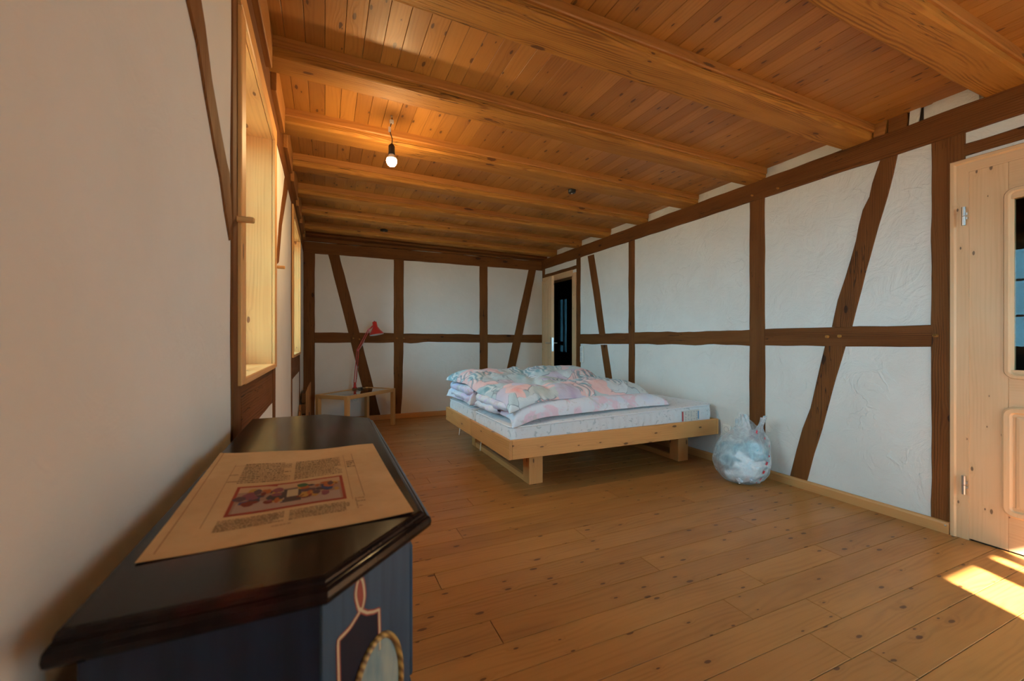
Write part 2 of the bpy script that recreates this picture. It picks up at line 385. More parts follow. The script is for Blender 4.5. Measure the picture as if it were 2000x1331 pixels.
upright('post', wl, *LW, 4.994, 5.10, .0, 2.21, proud=.005)
upright('post', wl, *LW, .115, .22, .0, 2.21, proud=.005)
upright('post', wl, *LW, -.93, -.815, .0, 2.21, proud=.005)
for a, b in WIN: lying('rail', wl, *LW, a, b, .752, .938, proud=.003)
MB().box(XL, XL+.052, 1.515, 1.532, 1.446, 1.463, bev=.003).build('coat_peg', 'case_x', wl)
MB().box(XL, XL+.042, 2.745, 2.762, 1.494, 1.511, bev=.003).build('coat_peg', 'case_x', wl)

# ================================================================ WINDOWS
def window_left(n, a, b, label):
    w = tag(empty('window_%d' % n, (XL, (a+b)/2, WZ0)), label, 'window', kind='structure')
    inv = Matrix.Translation(-Vector(w.location))
    def P(name, mat, *d, bev=.0):
        mb = MB().box(*d, bev=bev); mb.v = [tuple(inv @ Vector(v)) for v in mb.v]; return mb.build(name, mat, w)
    xo = XL-.30; f = XL+.017
    P('jamb_board', 'case_z', xo, XL+.0, b, b+.02, WZ0, WZ1); P('jamb_board', 'case_z', xo, XL+.0, a-.02, a, WZ0, WZ1)
    P('head_board', 'case_y', xo, XL+.0, a-.02, b+.02, WZ1, WZ1+.02)
    P('sill_board', 'case_y', xo, f, a-.002, b+.002, WZ0-.025, WZ0, bev=.003)
    P('casing', 'case_z', XL+.001, f, a-.075, a, WZ0-.022, WZ1+.0, bev=.003); P('casing', 'case_z', XL+.001, f, b, b+.075, WZ0-.022, WZ1+.0, bev=.003)
    P('casing', 'case_y', XL+.001, f, a-.075, b+.075, WZ1, WZ1+.078, bev=.003)
    xs = XL-.24; m = (a+b)/2
    for s0, s1 in ((a, m), (m, b)):
        mb = MB(); fr = .055
        mb.box(xs, xs+.05, s0, s0+fr, WZ0, WZ1, bev=.004); mb.box(xs, xs+.05, s1-fr, s1, WZ0, WZ1, bev=.004)
        mb.box(xs, xs+.05, s0+fr, s1-fr, WZ0, WZ0+fr, bev=.004); mb.box(xs, xs+.05, s0+fr, s1-fr, WZ1-fr, WZ1, bev=.004)
        mb.v = [tuple(inv @ Vector(v)) for v in mb.v]; sash = mb.build('sash', 'case_z', w)
        mb = MB().box(xs+.022, xs+.026, s0+fr, s1-fr, WZ0+fr, WZ1-fr); mb.v = [tuple(inv @ Vector(v)) for v in mb.v]; mb.build('pane', 'glass', sash)
        mb = MB()
        for k in (1, 2):
            zz = WZ0+(WZ1-WZ0)*k/3; mb.box(xs+.01, xs+.04, s0+fr, s1-fr, zz-.011, zz+.011)
        mb.v = [tuple(inv @ Vector(v)) for v in mb.v]; mb.build('glazing_bar', 'case_y', sash)
    portal('daylight_portal', (XL-.31, (a+b)/2, (WZ0+WZ1)/2), (0, R(-90), 0), WZ1-WZ0, b-a)
window_left(1, *WIN[1], 'pine lined window with a deep bright reveal just beyond the chest')
window_left(2, *WIN[2], 'pine lined window near the far corner by the glass-top table')
window_left(3, *WIN[0], 'pine lined window in the left wall beside the camera')
w4 = tag(empty('window_4', ((W3[0]+W3[1])/2, YF, .96)), 'tall pine window behind the camera letting in the sun', 'window', kind='structure')
def P4(name, mat, *d):
    mb = MB().box(*d); mb.v = [tuple(Vector(v)-Vector(w4.location)) for v in mb.v]; return mb.build(name, mat, w4)
yo = YF-.25
P4('jamb_board', 'case_z', W3[0], W3[0]+.02, yo, YF, .96, 2.12); P4('jamb_board', 'case_z', W3[1]-.02, W3[1], yo, YF, .96, 2.12)
P4('head_board', 'case_x', W3[0], W3[1], yo, YF, 2.12, 2.14); P4('sill_board', 'case_x', W3[0], W3[1], yo, YF+.03, .94, .96)
for x0, x1 in ((W3[0]+.02, W3[0]+.07), (1.88, 1.995), (2.003, 2.035), (2.115, 2.14), (2.148, 2.20), (W3[1]-.07, W3[1]-.02)): P4('sash_stile', 'case_z', x0, x1, yo+.05, yo+.10, .96, 2.12)
for z0, z1 in ((.96, 1.02), (2.065, 2.12)): P4('sash_rail', 'case_x', W3[0]+.02, W3[1]-.02, yo+.05, yo+.10, z0, z1)
P4('pane', 'glass', W3[0]+.07, W3[1]-.07, yo+.07, yo+.074, 1.02, 2.065)
portal('daylight_portal', ((W3[0]+W3[1])/2, yo-.02, 1.54), (R(90), 0, 0), W3[1]-W3[0], 1.2)
# roof added unseen outside to keep sun off left jambs; ground outside
tag(MB().box(-1.50, XL-.30, YF-.8, YB+.8, 2.76, 2.84).build('unseen_sun_blocker', 'timber_y'), 'unseen timber slab added outside to keep sun off the left window jambs', 'sun_blocker', kind='structure')
gnd = plain('warm_bounce_ground', (.30, .215, .13), .95)  # ground tone made warm to bounce warm light onto ceiling and upper walls
tag(MB().box(-60, 60, -60, 60, -2.75, -2.7).build('ground', gnd), 'ground outside far below the windows, toned warm to bounce light', 'ground', kind='structure')

# ================================================================ FLOOR
fl = tag(MB().box(XL-.3, 4.8, YF-.3, 8.9, -.10, -.021).build('floor', 'dark_hole'), 'honey brown pine plank floor with dark knots', 'floor', kind='structure')
BWID = .1365; Y0 = 1.788-26*BWID
joints = {}
for x, y in ((.461, 1.85), (2.363, 1.30), (1.515, 1.17), (1.435, 1.56), (.688, 2.26), (.581, 1.45), (1.306, 1.97), (2.253, 2.12), (3.108, 1.88), (.886, 2.67), (2.30, 1.72), (1.735, .75), (1.78, 1.33), (1.008, 3.62)):
    joints.setdefault(int((y-Y0)/BWID), []).append(x)
nrow = int((YB-Y0)/BWID)+1
for r in range(nrow):
    y0 = Y0+r*BWID; y1 = min(y0+BWID, YB)
    if y0 >= YB-.01 or y1 < YF: continue
    y0 = max(y0, YF)
    js = sorted(joints.get(r, [random.uniform(-.1, 1.1), random.uniform(1.6, 3.0)]))
    xs = [XL]+js+[XR]
    for a, b in zip(xs, xs[1:]):
        if b-a < .02: continue
        mb = MB(); g = .0015; e = .0018; c = .0006
        # plank with eased long edges
        sec = [(y0+g, -.02), (y0+g, -c), (y0+g+c, 0), (y1-g-c, 0), (y1-g, -c), (y1-g, -.02)]
        A = [(a+e, y, z) for y, z in sec]; B_ = [(b-e, y, z) for y, z in sec]
        mb.add(A+B_, [(i, (i+1) % 6, 6+(i+1) % 6, 6+i) for i in range(6)]+[list(range(6)), list(range(6, 12))]); mb.build('floor_board', 'floor', fl)

def skirting(name, A, B, nrm, mat, label):
    A, B, n = Vector(A), Vector(B), Vector(nrm)
    prof = [(0, 0), (.017, 0), (.017, .052), (.012, .062), (.0, .066)]
    mb = MB(); n2 = len(prof)
    vs = [A+n*d+Vector((0, 0, z)) for d, z in prof]+[B+n*d+Vector((0, 0, z)) for d, z in prof]
    mb.add(vs, [(i, i+1, n2+i+1, n2+i) for i in range(n2-1)]+[list(range(n2)), list(range(n2, 2*n2))])
    return tag(mb.build(name, mat), label, 'baseboard', kind='structure')
bb = skirting('baseboard_right', (XR-.006, 1.145, 0), (XR-.006, 4.86, 0), (-1, 0, 0), 'base', 'pale pine skirting board along the right wall between the doors')
p = onX(1846, 1027, XR-.024); MB().lathe([(0, .003), (.004, .002), (.005, 0)], 10, mat=Matrix.Translation(p) @ Matrix.Rotation(R(-90), 4, 'Y')).build('screw', 'steel', bb)
skirting('baseboard_back', (XL, YB-.008, 0), (XR-.01, YB-.008, 0), (0, -1, 0), 'basex', 'pine skirting board along the far wall')
skirting('baseboard_left', (XL+.006, YF, 0), (XL+.006, YB, 0), (1, 0, 0), 'base', 'pine skirting board along the left wall behind the chest')
skirting('baseboard_front', (XL, YF+.003, 0), (XR, YF+.003, 0), (0, 1, 0), 'basex', 'pine skirting board along the wall behind the camera')

# ================================================================ CEILING
ce = tag(MB().box(-.4, 5.3, YF-.3, 8.9, .022, .10).build('ceiling', 'dark_hole'), 'orange pine board ceiling carried by rough timber beams', 'ceiling', kind='structure')
ce.location = (XL, 0, CEIL); ce.rotation_euler = (0, TILT, 0)
cw = .0842; x = 0.0; WID = XR-XL+.03
BEAMS = [(-1.12, -.95), (-.46, -.29), (.21, .38), (.84, 1.015), (1.50, 1.683), (2.22, 2.383), (2.88, 3.06), (3.545, 3.69), (4.195, 4.346), (4.83, 4.968), (5.50, 5.635), (5.80, 5.952)]
k = 0
while x < WID:
    x1 = min(x+cw, WID)
    js = [YF-.2]+sorted(random.sample([(b[0]+b[1])/2 for b in BEAMS[2:-1]], 2))+[YB+.1]
    for a, b in zip(js, js[1:]):
        g = .0010; c = .0010
        sec = [(x+g, .02), (x+g, c), (x+g+c, 0), (x1-g-c, 0), (x1-g, c), (x1-g, .02)]
        A = [(u, a+.001, z) for u, z in sec]; B_ = [(u, b-.001, z) for u, z in sec]
        MB().add(A+B_, [(i, (i+1) % 6, 6+(i+1) % 6, 6+i) for i in range(6)]+[list(range(6)), list(range(6, 12))]).build('ceiling_board', 'ceil', ce)
    x = x1
BD = .084
for i, (a, b) in enumerate(BEAMS):
    mb = MB(); rows = []; sd = i*7.7; n = 60
    for q in range(n+1):
        X_ = WID*q/n-.0
        w1 = .010+.022*max(0, nz(X_*1.1, sd, 1)); w2 = .010+.028*max(0, nz(X_*1.3, sd, 5))
        ja = .004*nz(X_*3, sd, 2); jb = .005*nz(X_*2.5, sd, 3); jz = .003*nz(X_*2, sd, 4)
        rows.append([(X_, a+ja*.3, .01), (X_, a+ja, -BD+w1*1.1), (X_, a+w1*.3+ja, -BD+w1*.45+jz), (X_, a+w1+ja, -BD+jz), (X_, (a+b)/2, -BD-.001+jz), (X_, b-w2+jb, -BD+jz), (X_, b-w2*.3+jb, -BD+w2*.5+jz), (X_, b+jb, -BD+w2*1.2), (X_, b+jb*.3, .01)])
    mb.grid(rows, smooth=False); mb.add(rows[0], [list(range(9))]); mb.add(rows[-1], [list(range(9))])
    bo = mb.build('ceiling_beam', 'beam_x' if i < len(BEAMS)-1 else 'timber_x', ce)
    mb = MB(); rows = []
    for q in range(31):
        X_ = .012+(WID-.05)*q/30; j = .0015*nz(X_*3, sd, 8)
        rows.append([(X_, a-.015+j, .004), (X_, a-.015+j, -.041), (X_, a-.011+j, -.046), (X_, a+.006, -.046)])
    mb.grid(rows, smooth=False); mb.add(rows[-1], [(0, 1, 2, 3)]); mb.add(rows[0], [(0, 1, 2, 3)]); mb.build('fillet', 'fillet_x', bo)
    if i < len(BEAMS)-1:
        nb = BEAMS[i+1][0]-.016
        MB().box(.006, .034, b+.006, nb, -.160, .0, bev=.004).build('edge_board', 'fillet_y', ce)
        if i not in (3,):
            pass

# ================================================================ DOORS
def rrect(y0, y1, z0, z1, r, n=6):
    o = []
    for cy, cz, a0 in ((y1-r, z0+r, -90), (y1-r, z1-r, 0), (y0+r, z1-r, 90), (y0+r, z0+r, 180)):
        for i in range(n+1):
            a = R(a0+90*i/n); o.append((cy+r*math.cos(a), cz+r*math.sin(a)))
    return o
def ring_sweep(mb, y0, y1, z0, z1, r, prof, mi=0):
    """prof: [(inset, x)] swept round a rounded rectangle"""
    rows = []
    for ins, x in prof: rows.append([(x, y, z) for y, z in rrect(y0+ins, y1-ins, z0+ins, z1-ins, max(r-ins, .004))])
    n = len(rows[0]); vs = [p for rr_ in rows for p in rr_]
    fs = [(i*n+j, i*n+(j+1) % n, (i+1)*n+(j+1) % n, (i+1)*n+j) for i in range(len(rows)-1) for j in range(n)]
    mb.add(vs, fs, mi, False); return rows
d1 = tag(empty('door_1', (XR, .645, 0)), 'pale knotty pine door with rounded glass pane at the right edge', 'door', kind='structure')
OFF1 = Vector((-XR, -.645, 0))
def P1(mb, name, mat, parent):
    mb.v = [tuple(Vector(v)+OFF1) for v in mb.v]; return mb.build(name, mat, parent)
ya, yb_, zt = .165, 1.125, 2.045
fp = [(0, .0), (0, -.016), (.004, -.021), (.018, -.021), (.022, -.017), (.026, -.013), (.075, -.012), (.075, .03)]
for side in (0, 1, 2):
    mb = MB(); rows = []
    for d, x in fp:
        if side == 0: rows.append([(XR+x, 1.143-d, 0), (XR+x, 1.143-d, 2.066-d)])
        if side == 1: rows.append([(XR+x, .147+d, 0), (XR+x, .147+d, 2.066-d)])
        if side == 2: rows.append([(XR+x, .147+d, 2.066-d), (XR+x, 1.143-d, 2.066-d)])
    mb.grid(rows, smooth=False); P1(mb, 'door_frame', 'door_z' if side < 2 else 'door_y', d1)
LF = XR-.008     # leaf face
LY0, LY1, LZ0, LZ1 = .222, 1.070, .008, 1.993
leaf = empty('door_leaf', (0, 0, 0)); leaf.parent = d1
SY0, SY1 = .367, .925
P1(MB().box(LF, LF+.04, SY1+.0006, LY1, LZ0, LZ1, bev=.002), 'stile', 'door_z', leaf)
P1(MB().box(LF, LF+.04, LY0, SY0-.0006, LZ0, LZ1, bev=.002), 'stile', 'door_z', leaf)
GY0, GY1, GZ0, GZ1 = .345, .945, .882, 1.858
P1(MB().box(LF, LF+.04, SY0, SY1, 1.80, LZ1, bev=.001), 'cross_rail', 'door_y', leaf)
P1(MB().box(LF, LF+.04, SY0, SY1, .69, .93, bev=.001), 'cross_rail', 'door_y', leaf)
P1(MB().box(LF, LF+.04, SY0, SY1, LZ0, .235, bev=.001), 'cross_rail', 'door_y', leaf)
mb = MB(); ring_sweep(mb, GY0, GY1, GZ0, GZ1, .045, [(0, LF), (.0, LF-.004), (.003, LF-.004), (.003, LF-.001), (.006, LF-.006), (.020, LF-.007), (.026, LF-.003), (.036, LF+.012), (.036, LF+.03)]); P1(mb, 'glazing_frame', 'door_z', leaf)
P1(MB().box(LF+.013, LF+.018, .375, .915, .90, 1.84), 'pane', 'doorglass', leaf)
mb = MB(); rows = ring_sweep(mb, .340, .950, .180, .745, .05, [(0, LF), (.002, LF-.006), (.010, LF-.010), (.030, LF-.008), (.040, LF+.002), (.046, LF+.004), (.052, LF-.002), (.062, LF-.004)])
mb.add(rows[-1], [list(range(len(rows[-1])))]); P1(mb, 'raised_panel', 'door_z', leaf)
for z in (1.754, .297):
    mb = MB().tube([(LF-.020, 1.083, z-.05), (LF-.020, 1.083, z-.002)], .0085, 10); mb.tube([(LF-.020, 1.083, z+.001), (LF-.020, 1.083, z+.05)], .0085, 10)
    mb.box(LF-.018, LF-.006, 1.070, 1.081, z-.018, z-.006); mb.box(LF-.018, LF-.006, 1.070, 1.081, z+.006, z+.018)
    P1(mb, 'hinge', 'steel', d1)
mb = MB().tube([(LF, .30, 1.03), (LF-.05, .30, 1.03), (LF-.055, .31, 1.03), (LF-.055, .42, 1.03)], .010, 10); mb.box(LF-.006, LF, .28, .32, .93, 1.10, bev=.002); P1(mb, 'handle', 'steel', leaf)

d2 = tag(empty('door_2', (XR, 5.485, 0)), 'pine door standing ajar in the far corner', 'door', kind='structure')
OFF2 = Vector((-XR, -5.485, 0))
def P2(mb, name, mat, parent, mt=None):
    mb.v = [tuple((mt @ Vector(v) if mt else Vector(v))+OFF2) for v in mb.v]; return mb.build(name, mat, parent)
P2(MB().box(XR-.02, XR+.14, 4.958, 5.05, 0, 2.03, bev=.004), 'door_frame', 'door_z', d2)
P2(MB().box(XR-.01, XR+.14, 5.925, 5.962, 0, 2.03, bev=.004), 'door_frame', 'door_z', d2)
P2(MB().box(XR-.019, XR+.14, 5.05, 5.925, 1.985, 2.075, bev=.004), 'door_frame', 'door_y', d2)
# leaf: hinged at the far side, swung ~20 degrees into the room
mt = Matrix.Translation((XR-.012, 5.922, 0)) @ Matrix.Rotation(R(-20.3), 4, 'Z')
lf2 = empty('door_leaf'); lf2.parent = d2
P2(MB().box(-.0, .038, -.850, -.735, .01, 1.98, bev=.003), 'stile', 'door_z', lf2, mt)
P2(MB().box(-.0, .038, -.115, 0, .01, 1.98, bev=.003), 'stile', 'door_z', lf2, mt)
for k in range(4):
    y0 = -.735+k*.155; P2(MB().box(.004, .034, y0+.001, y0+.154, .12, 1.87, bev=.004), 'panel_board', 'door_z', lf2, mt)
P2(MB().box(0, .038, -.735, -.115, 1.85, 1.98, bev=.003), 'cross_rail', 'door_y', lf2, mt)
P2(MB().box(0, .038, -.735, -.115, .01, .13, bev=.003), 'cross_rail', 'door_y', lf2, mt)
for s in (-1, 1):
    x0 = 0 if s < 0 else .038
    mb = MB().box(x0-.004 if s < 0 else x0, x0 if s < 0 else x0+.004, -.812, -.776, .90, 1.13, bev=.001)
    mb.tube([(x0, -.794, 1.045), (x0+s*.045, -.794, 1.045), (x0+s*.052, -.786, 1.045), (x0+s*.052, -.675, 1.045)], .009, 10)
    P2(mb, 'handle', 'steel', lf2, mt)
P2(MB().box(.006, .032, -.852, -.849, .93, 1.12), 'lock_plate', 'steel', lf2, mt)

# hallway beyond the doors
hx = 4.62
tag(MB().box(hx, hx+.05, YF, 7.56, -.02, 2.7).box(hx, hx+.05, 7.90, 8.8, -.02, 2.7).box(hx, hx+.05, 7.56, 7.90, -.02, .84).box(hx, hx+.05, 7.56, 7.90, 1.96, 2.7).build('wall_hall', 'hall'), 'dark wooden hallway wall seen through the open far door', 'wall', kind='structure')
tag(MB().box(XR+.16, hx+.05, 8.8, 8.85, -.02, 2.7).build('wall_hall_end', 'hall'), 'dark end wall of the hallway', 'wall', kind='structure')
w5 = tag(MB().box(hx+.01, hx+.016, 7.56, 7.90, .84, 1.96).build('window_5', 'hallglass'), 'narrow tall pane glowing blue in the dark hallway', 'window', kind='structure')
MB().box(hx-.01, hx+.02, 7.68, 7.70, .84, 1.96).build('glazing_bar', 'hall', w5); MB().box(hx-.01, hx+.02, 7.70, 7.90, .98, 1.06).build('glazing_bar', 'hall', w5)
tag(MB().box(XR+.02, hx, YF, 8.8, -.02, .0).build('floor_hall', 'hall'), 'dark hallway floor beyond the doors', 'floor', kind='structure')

# ================================================================ CHEST WITH CANTED CORNERS
def blue_paint(name, base, var):
    t = NT(name); p = t.n('TexCoord', out=3)
    a = t.xyz(p); n1 = t.noise(t.vec(t.math('MULTIPLY', a[0], 60), t.math('MULTIPLY', a[1], 60), t.math('MULTIPLY', a[2], 5)), 1, 3)
    n2 = t.noise(p, 14, 4, .65); col = t.mix(t.ramp(n1, .3, .75), base, var)
    col = t.mix(t.ramp(n2, .66, .76, 0, .55), col, (.10, .035, .02))
    return t.done(t.bsdf(color=col, rough=.5, spec=.35))
M['blue'] = blue_paint('weathered_blue_paint', (.026, .066, .108), (.015, .040, .070))
M['navy'] = plain('navy_paint', (.006, .009, .020), .5, spec=.2)
M['navy_body'] = blue_paint('dark_blue_paint', (.007, .016, .036), (.004, .009, .020))
M['red_line'] = plain('red_paint', (.26, .035, .02), .5)
M['cream_line'] = plain('cream_paint', (.56, .43, .25), .5)
def chest_top():
    t = NT('dark_varnished_top'); p = t.n('TexCoord', out=3); a = t.xyz(p)
    n1 = t.noise(t.vec(t.math('MULTIPLY', a[0], 40), t.math('MULTIPLY', a[1], 4), a[2]), 1, 3)
    n2 = t.noise(p, 5.5, 3, .6)
    col = t.mix(t.ramp(n1, .3, .75), (.006, .005, .0055), (.018, .011, .009))
    col = t.mix(t.ramp(n2, .55, .68, 0, .75), col, (.085, .014, .008))
    rr = t.math('MULTIPLY_ADD', n1, .14, .12)
    return t.done(t.bsdf(color=col, rough=rr, spec=.13, normal=t.bump(n1, .06, .003)))
M['chest_top'] = chest_top()
def rope_mat():
    t = NT('gold_rope'); p = t.n('TexCoord', out=3)
    w = t.n('TexWave', {'Vector': p, 'Scale': 45., 'Distortion': 0.}, out=0, bands_direction='DIAGONAL')
    return t.done(t.bsdf(color=t.mix(w, (.16, .07, .012), (.50, .30, .08)), rough=.45))
M['gold'] = rope_mat()
def landscape():
    t = NT('painted_landscape'); p = t.n('TexCoord', out=3); a = t.xyz(p)
    n = t.noise(t.vec(t.math('MULTIPLY', a[0], 25), t.math('MULTIPLY', a[1], 25), t.math('MULTIPLY', a[2], 9)), 1, 4)
    col = t.mix(t.ramp(n, .35, .65), (.11, .20, .22), (.30, .33, .27))
    n2 = t.noise(p, 22, 2); col = t.mix(t.ramp(n2, .6, .66), col, (.42, .26, .15))
    return t.done(t.bsdf(color=col, rough=.55))
M['landscape'] = landscape()

CT = .828
x0, x1, y0, y1, cc = -.217, .145, .478, 1.588, .142
chest = tag(empty('chest', (x0/2+x1/2, (y0+y1)/2, 0)), 'dark blue painted chest with canted corners and black varnished top', 'chest')
CO = Vector((-(x0+x1)/2, -(y0+y1)/2, 0))
def PC(mb, name, mat, parent=None, fix=True):
    mb.v = [tuple(Vector(v)+CO) for v in mb.v]; return mb.build(name, mat, parent or chest, fix)
def outline(ins):
    t = ins*.414
    return [(x0+ins*.3, y0+ins), (x1-cc-t*.6, y0+ins), (x1-ins, y0+cc+t*.6), (x1-ins, y1-cc-t*.6), (x1-cc-t*.6, y1-ins), (x0+ins*.3, y1-ins)]
mb = MB(); rows = []
prof = [(.030, CT-.027), (.006, CT-.027), (.0015, CT-.023), (.0, CT-.017), (.0015, CT-.011), (.006, CT-.008), (.009, CT-.0078), (.0105, CT-.006), (.011, CT-.004), (.014, CT-.001), (.018, CT)]
for ins, z in prof: rows.append([(x, y, z) for x, y in outline(ins)])
n = 6; vs = [p for r_ in rows for p in r_]
mb.add(vs, [(i*n+j, i*n+(j+1) % n, (i+1)*n+(j+1) % n, (i+1)*n+j) for i in range(len(rows)-1) for j in range(n)]+[list(range(n))[::-1], list(range((len(rows)-1)*n, len(rows)*n))])
PC(mb, 'top', 'chest_top')
bi = outline(.034)
mb = MB().prism([(x, y, .09) for x, y in bi], (0, 0, CT-.027-.09)); PC(mb, 'body', 'navy_body')
mb = MB().prism([(x, y, .0) for x, y in outline(.022)], (0, 0, .09)); PC(mb, 'plinth', 'navy_body')
mb = MB().prism([(x, y, CT-.035) for x, y in outline(.028)], (0, 0, .008)); PC(mb, 'cornice', 'navy_body')
# blue panels on the canted corners and front
def face_panel(name, A, B, z0, z1, d, mat):
    A, B = Vector((*A, 0)), Vector((*B, 0)); u = (B-A).normalized(); nrm = Vector((u.y, -u.x, 0))
    return PC(MB().prism([A+Vector((0, 0, z0)), B+Vector((0, 0, z0)), B+Vector((0, 0, z1)), A+Vector((0, 0, z1))], nrm*d), name, mat)
face_panel('canted_panel', bi[1], bi[2], .10, CT-.036, .004, 'blue')
face_panel('canted_panel', bi[3], bi[4], .10, CT-.036, .004, 'blue')
fA, fB = Vector((*bi[2], 0)), Vector((*bi[3], 0))
for k in range(3):
    z0 = .115+k*.222
    mb = MB().box(bi[2][0], bi[2][0]+.014, fA.y+.03, fB.y-.03, z0, z0+.205, bev=.004)
    dr = PC(mb, 'drawer', 'blue')
    for yy in (.80, 1.27):
        mt = Matrix.Translation((bi[2][0]+.014, yy, z0+.10)) @ Matrix.Rotation(R(90), 4, 'Y')
        PC(MB().lathe([(.0, .024), (.010, .022), (.014, .014), (.008, .006), (.010, 0)], 14, mat=mt), 'knob', 'gold', dr)
# painted cartouche on the near canted corner
A3, B3 = Vector((*bi[1], 0)), Vector((*bi[2], 0)); cu = (B3-A3).normalized(); cn = Vector((cu.y, -cu.x, 0))
def oncant(px, py, off):
    r_ = ray(px, py); o0 = Vector((0, 0, CAM_H)); q = A3+cn*(.004+off); t_ = (q-o0).dot(cn)/r_.dot(cn); return o0+r_*t_
o6, s6 = (580, 1050), 4.737
def smoothpts(L, n=6):
    o = []
    for i in range(len(L)-1):
        p0 = Vector(L[max(i-1, 0)]); p1 = Vector(L[i]); p2 = Vector(L[i+1]); p3 = Vector(L[min(i+2, len(L)-1)])
        for j in range(n):
            t_ = j/n; o.append(.5*((2*p1)+(p2-p0)*t_+(2*p0-5*p1+4*p2-p3)*t_*t_+(3*p1-p0-3*p2+p3)*t_**3))
    o.append(Vector(L[-1])); return o
out_px = crop(o6, s6, [(770, 1040), (765, 880), (760, 670)])+crop(o6, s6, [(755, 672), (710, 690), (650, 700), (600, 680), (580, 660)])
loop_px = smoothpts(crop(o6, s6, [(588, 690), (610, 640), (625, 540), (612, 420), (588, 375), (562, 420), (545, 530), (560, 620), (582, 685)]))
left_px = smoothpts(crop(o6, s6, [(582, 690), (540, 760), (480, 850), (385, 950)]))+[Vector(c) for c in crop(o6, s6, [(380, 1000), (388, 1331), (392, 1700)])]
def ribbon(mb, pts, w):
    L = [Vector(p) for p in pts]; a = []; b = []
    for i, p in enumerate(L):
        t_ = (L[min(i+1, len(L)-1)]-L[max(i-1, 0)])
        if t_.length < 1e-9: t_ = Vector((0, 0, 1))
        s_ = cn.cross(t_.normalized()).normalized()*w; a.append(p-s_); b.append(p+s_)
    mb.grid([a, b], smooth=False)
for nm, w, off, mt_ in (('red_outline', .0034, .0005, 'red_line'), ('cream_outline', .0016, .0009, 'cream_line')):
    mb = MB()
    for L in (out_px, loop_px, left_px): ribbon(mb, [oncant(p[0], p[1], off) for p in L], w)
    PC(mb, nm, mt_, fix=False)
fillp = [oncant(p[0], p[1], .0003) for p in [*out_px[:3], *out_px[4:], *left_px]]
fillp += [oncant(*crop(o6, s6, [(775, 1700)])[0], .0003)]
mb = MB().add(fillp, [list(range(len(fillp)))]); PC(mb, 'cartouche_field', 'navy')
fl_ = [oncant(p[0], p[1], .0003) for p in loop_px]; PC(MB().add(fl_, [list(range(len(fl_)))]), 'loop_field', 'red_line')
# rope oval with painted landscape
oc = oncant(*crop(o6, s6, [(690, 1500)])[0], 0); ru, rv = .050, .082
oc = Vector((A3+(B3-A3)*.55)); oc.z = oncant(715, 1268, 0).z-rv
oc = oc+cn*.006
ov = [oc+cu*ru*math.cos(2*math.pi*i/48)+Vector((0, 0, rv*math.sin(2*math.pi*i/48))) for i in range(49)]
PC(MB().tube(ov, .0042, 8, caps=False), 'rope_moulding', 'gold')
PC(MB().add([p-cn*.0015 for p in ov[:-1]], [list(range(48))]), 'painted_oval', 'landscape')

# ================================================================ PRINTED SHEET
PZ = CT+.0008
c4 = [onZ(x, y, CT) for x, y in ((430, 895), (728, 870), (808, 1005), (263, 1104))]   # far left, far right, near right, near left
def sheet(u, v, off=0.0):          # u across, v from far to near
    p = (c4[0]*(1-u)+c4[1]*u)*(1-v)+(c4[3]*(1-u)+c4[2]*u)*v
    h = .010*max(0, 1-u*2.2)**2*max(0, 1-v*1.4)+.0035*math.sin(u*5+v*2)**2*(1-v*.6)+.003*max(0, u*3-2)*max(0, v*3-2)
    return Vector((p.x, p.y, PZ+h+off))
def paper_mat():
    t = NT('aged_paper'); p = t.n('TexCoord', out=3); n = t.noise(p, 9, 4, .6); n2 = t.noise(p, 90, 2)
    col = t.mix(t.ramp(n, .3, .7), (.62, .43, .23), (.54, .355, .18)); col = t.mix(t.ramp(n2, .5, .9, 0, .15), col, (.35, .2, .09))
    return t.done(t.bsdf(color=col, rough=.8, spec=.15))
M['paper'] = paper_mat()
NU, NV = 24, 32
mb = MB(); G0 = [[sheet(i/NU, j/NV) for j in range(NV+1)] for i in range(NU+1)]
mb.grid(G0); mb.grid([[p-Vector((0, 0, .0006)) for p in r_] for r_ in G0])
paper = mb.build('printed_sheet', 'paper', fix=False); paper.location = (0, 0, 0)
tag(paper, 'aged manuscript page with coloured miniature lying on the chest', 'sheet')
def color_mat(name):
    t = NT(name); c = t.n('VertexColor', out=0, layer_name='Col'); return t.done(t.bsdf(color=c, rough=.75, spec=.15))
M['print'] = color_mat('printed_ink')
class Print:
    def __init__(s): s.mb = MB(); s.c = []
    def quad(s, u0, u1, v0, v1, col, off=.0004, sk=0.0, nu=1, nv=1):
        for i in range(nu):
            for j in range(nv):
                a, b = u0+(u1-u0)*i/nu, u0+(u1-u0)*(i+1)/nu; c, d = v0+(v1-v0)*j/nv, v0+(v1-v0)*(j+1)/nv
                s.mb.add([sheet(a, c, off), sheet(b, c, off), sheet(b+sk, d, off), sheet(a+sk, d, off)], [(0, 1, 2, 3)]); s.c.append(col)
    def blob(s, u, v, ru, rv, col, off=.0008, n=10):
        s.mb.add([sheet(u+ru*math.cos(6.2832*i/n)*random.uniform(.75, 1.1), v+rv*math.sin(6.2832*i/n)*random.uniform(.75, 1.1), off) for i in range(n)], [list(range(n))]); s.c.append(col)
    def done(s, name, parent):
        o = s.mb.build(name, 'print', parent, fix=False); at = o.data.color_attributes.new('Col', 'FLOAT_COLOR', 'CORNER')
        for p, c in zip(o.data.polygons, s.c):
            for li in p.loop_indices: at.data[li].color = (*c, 1)
        return o
ink = (.10, .06, .03); ink2 = (.24, .15, .075)
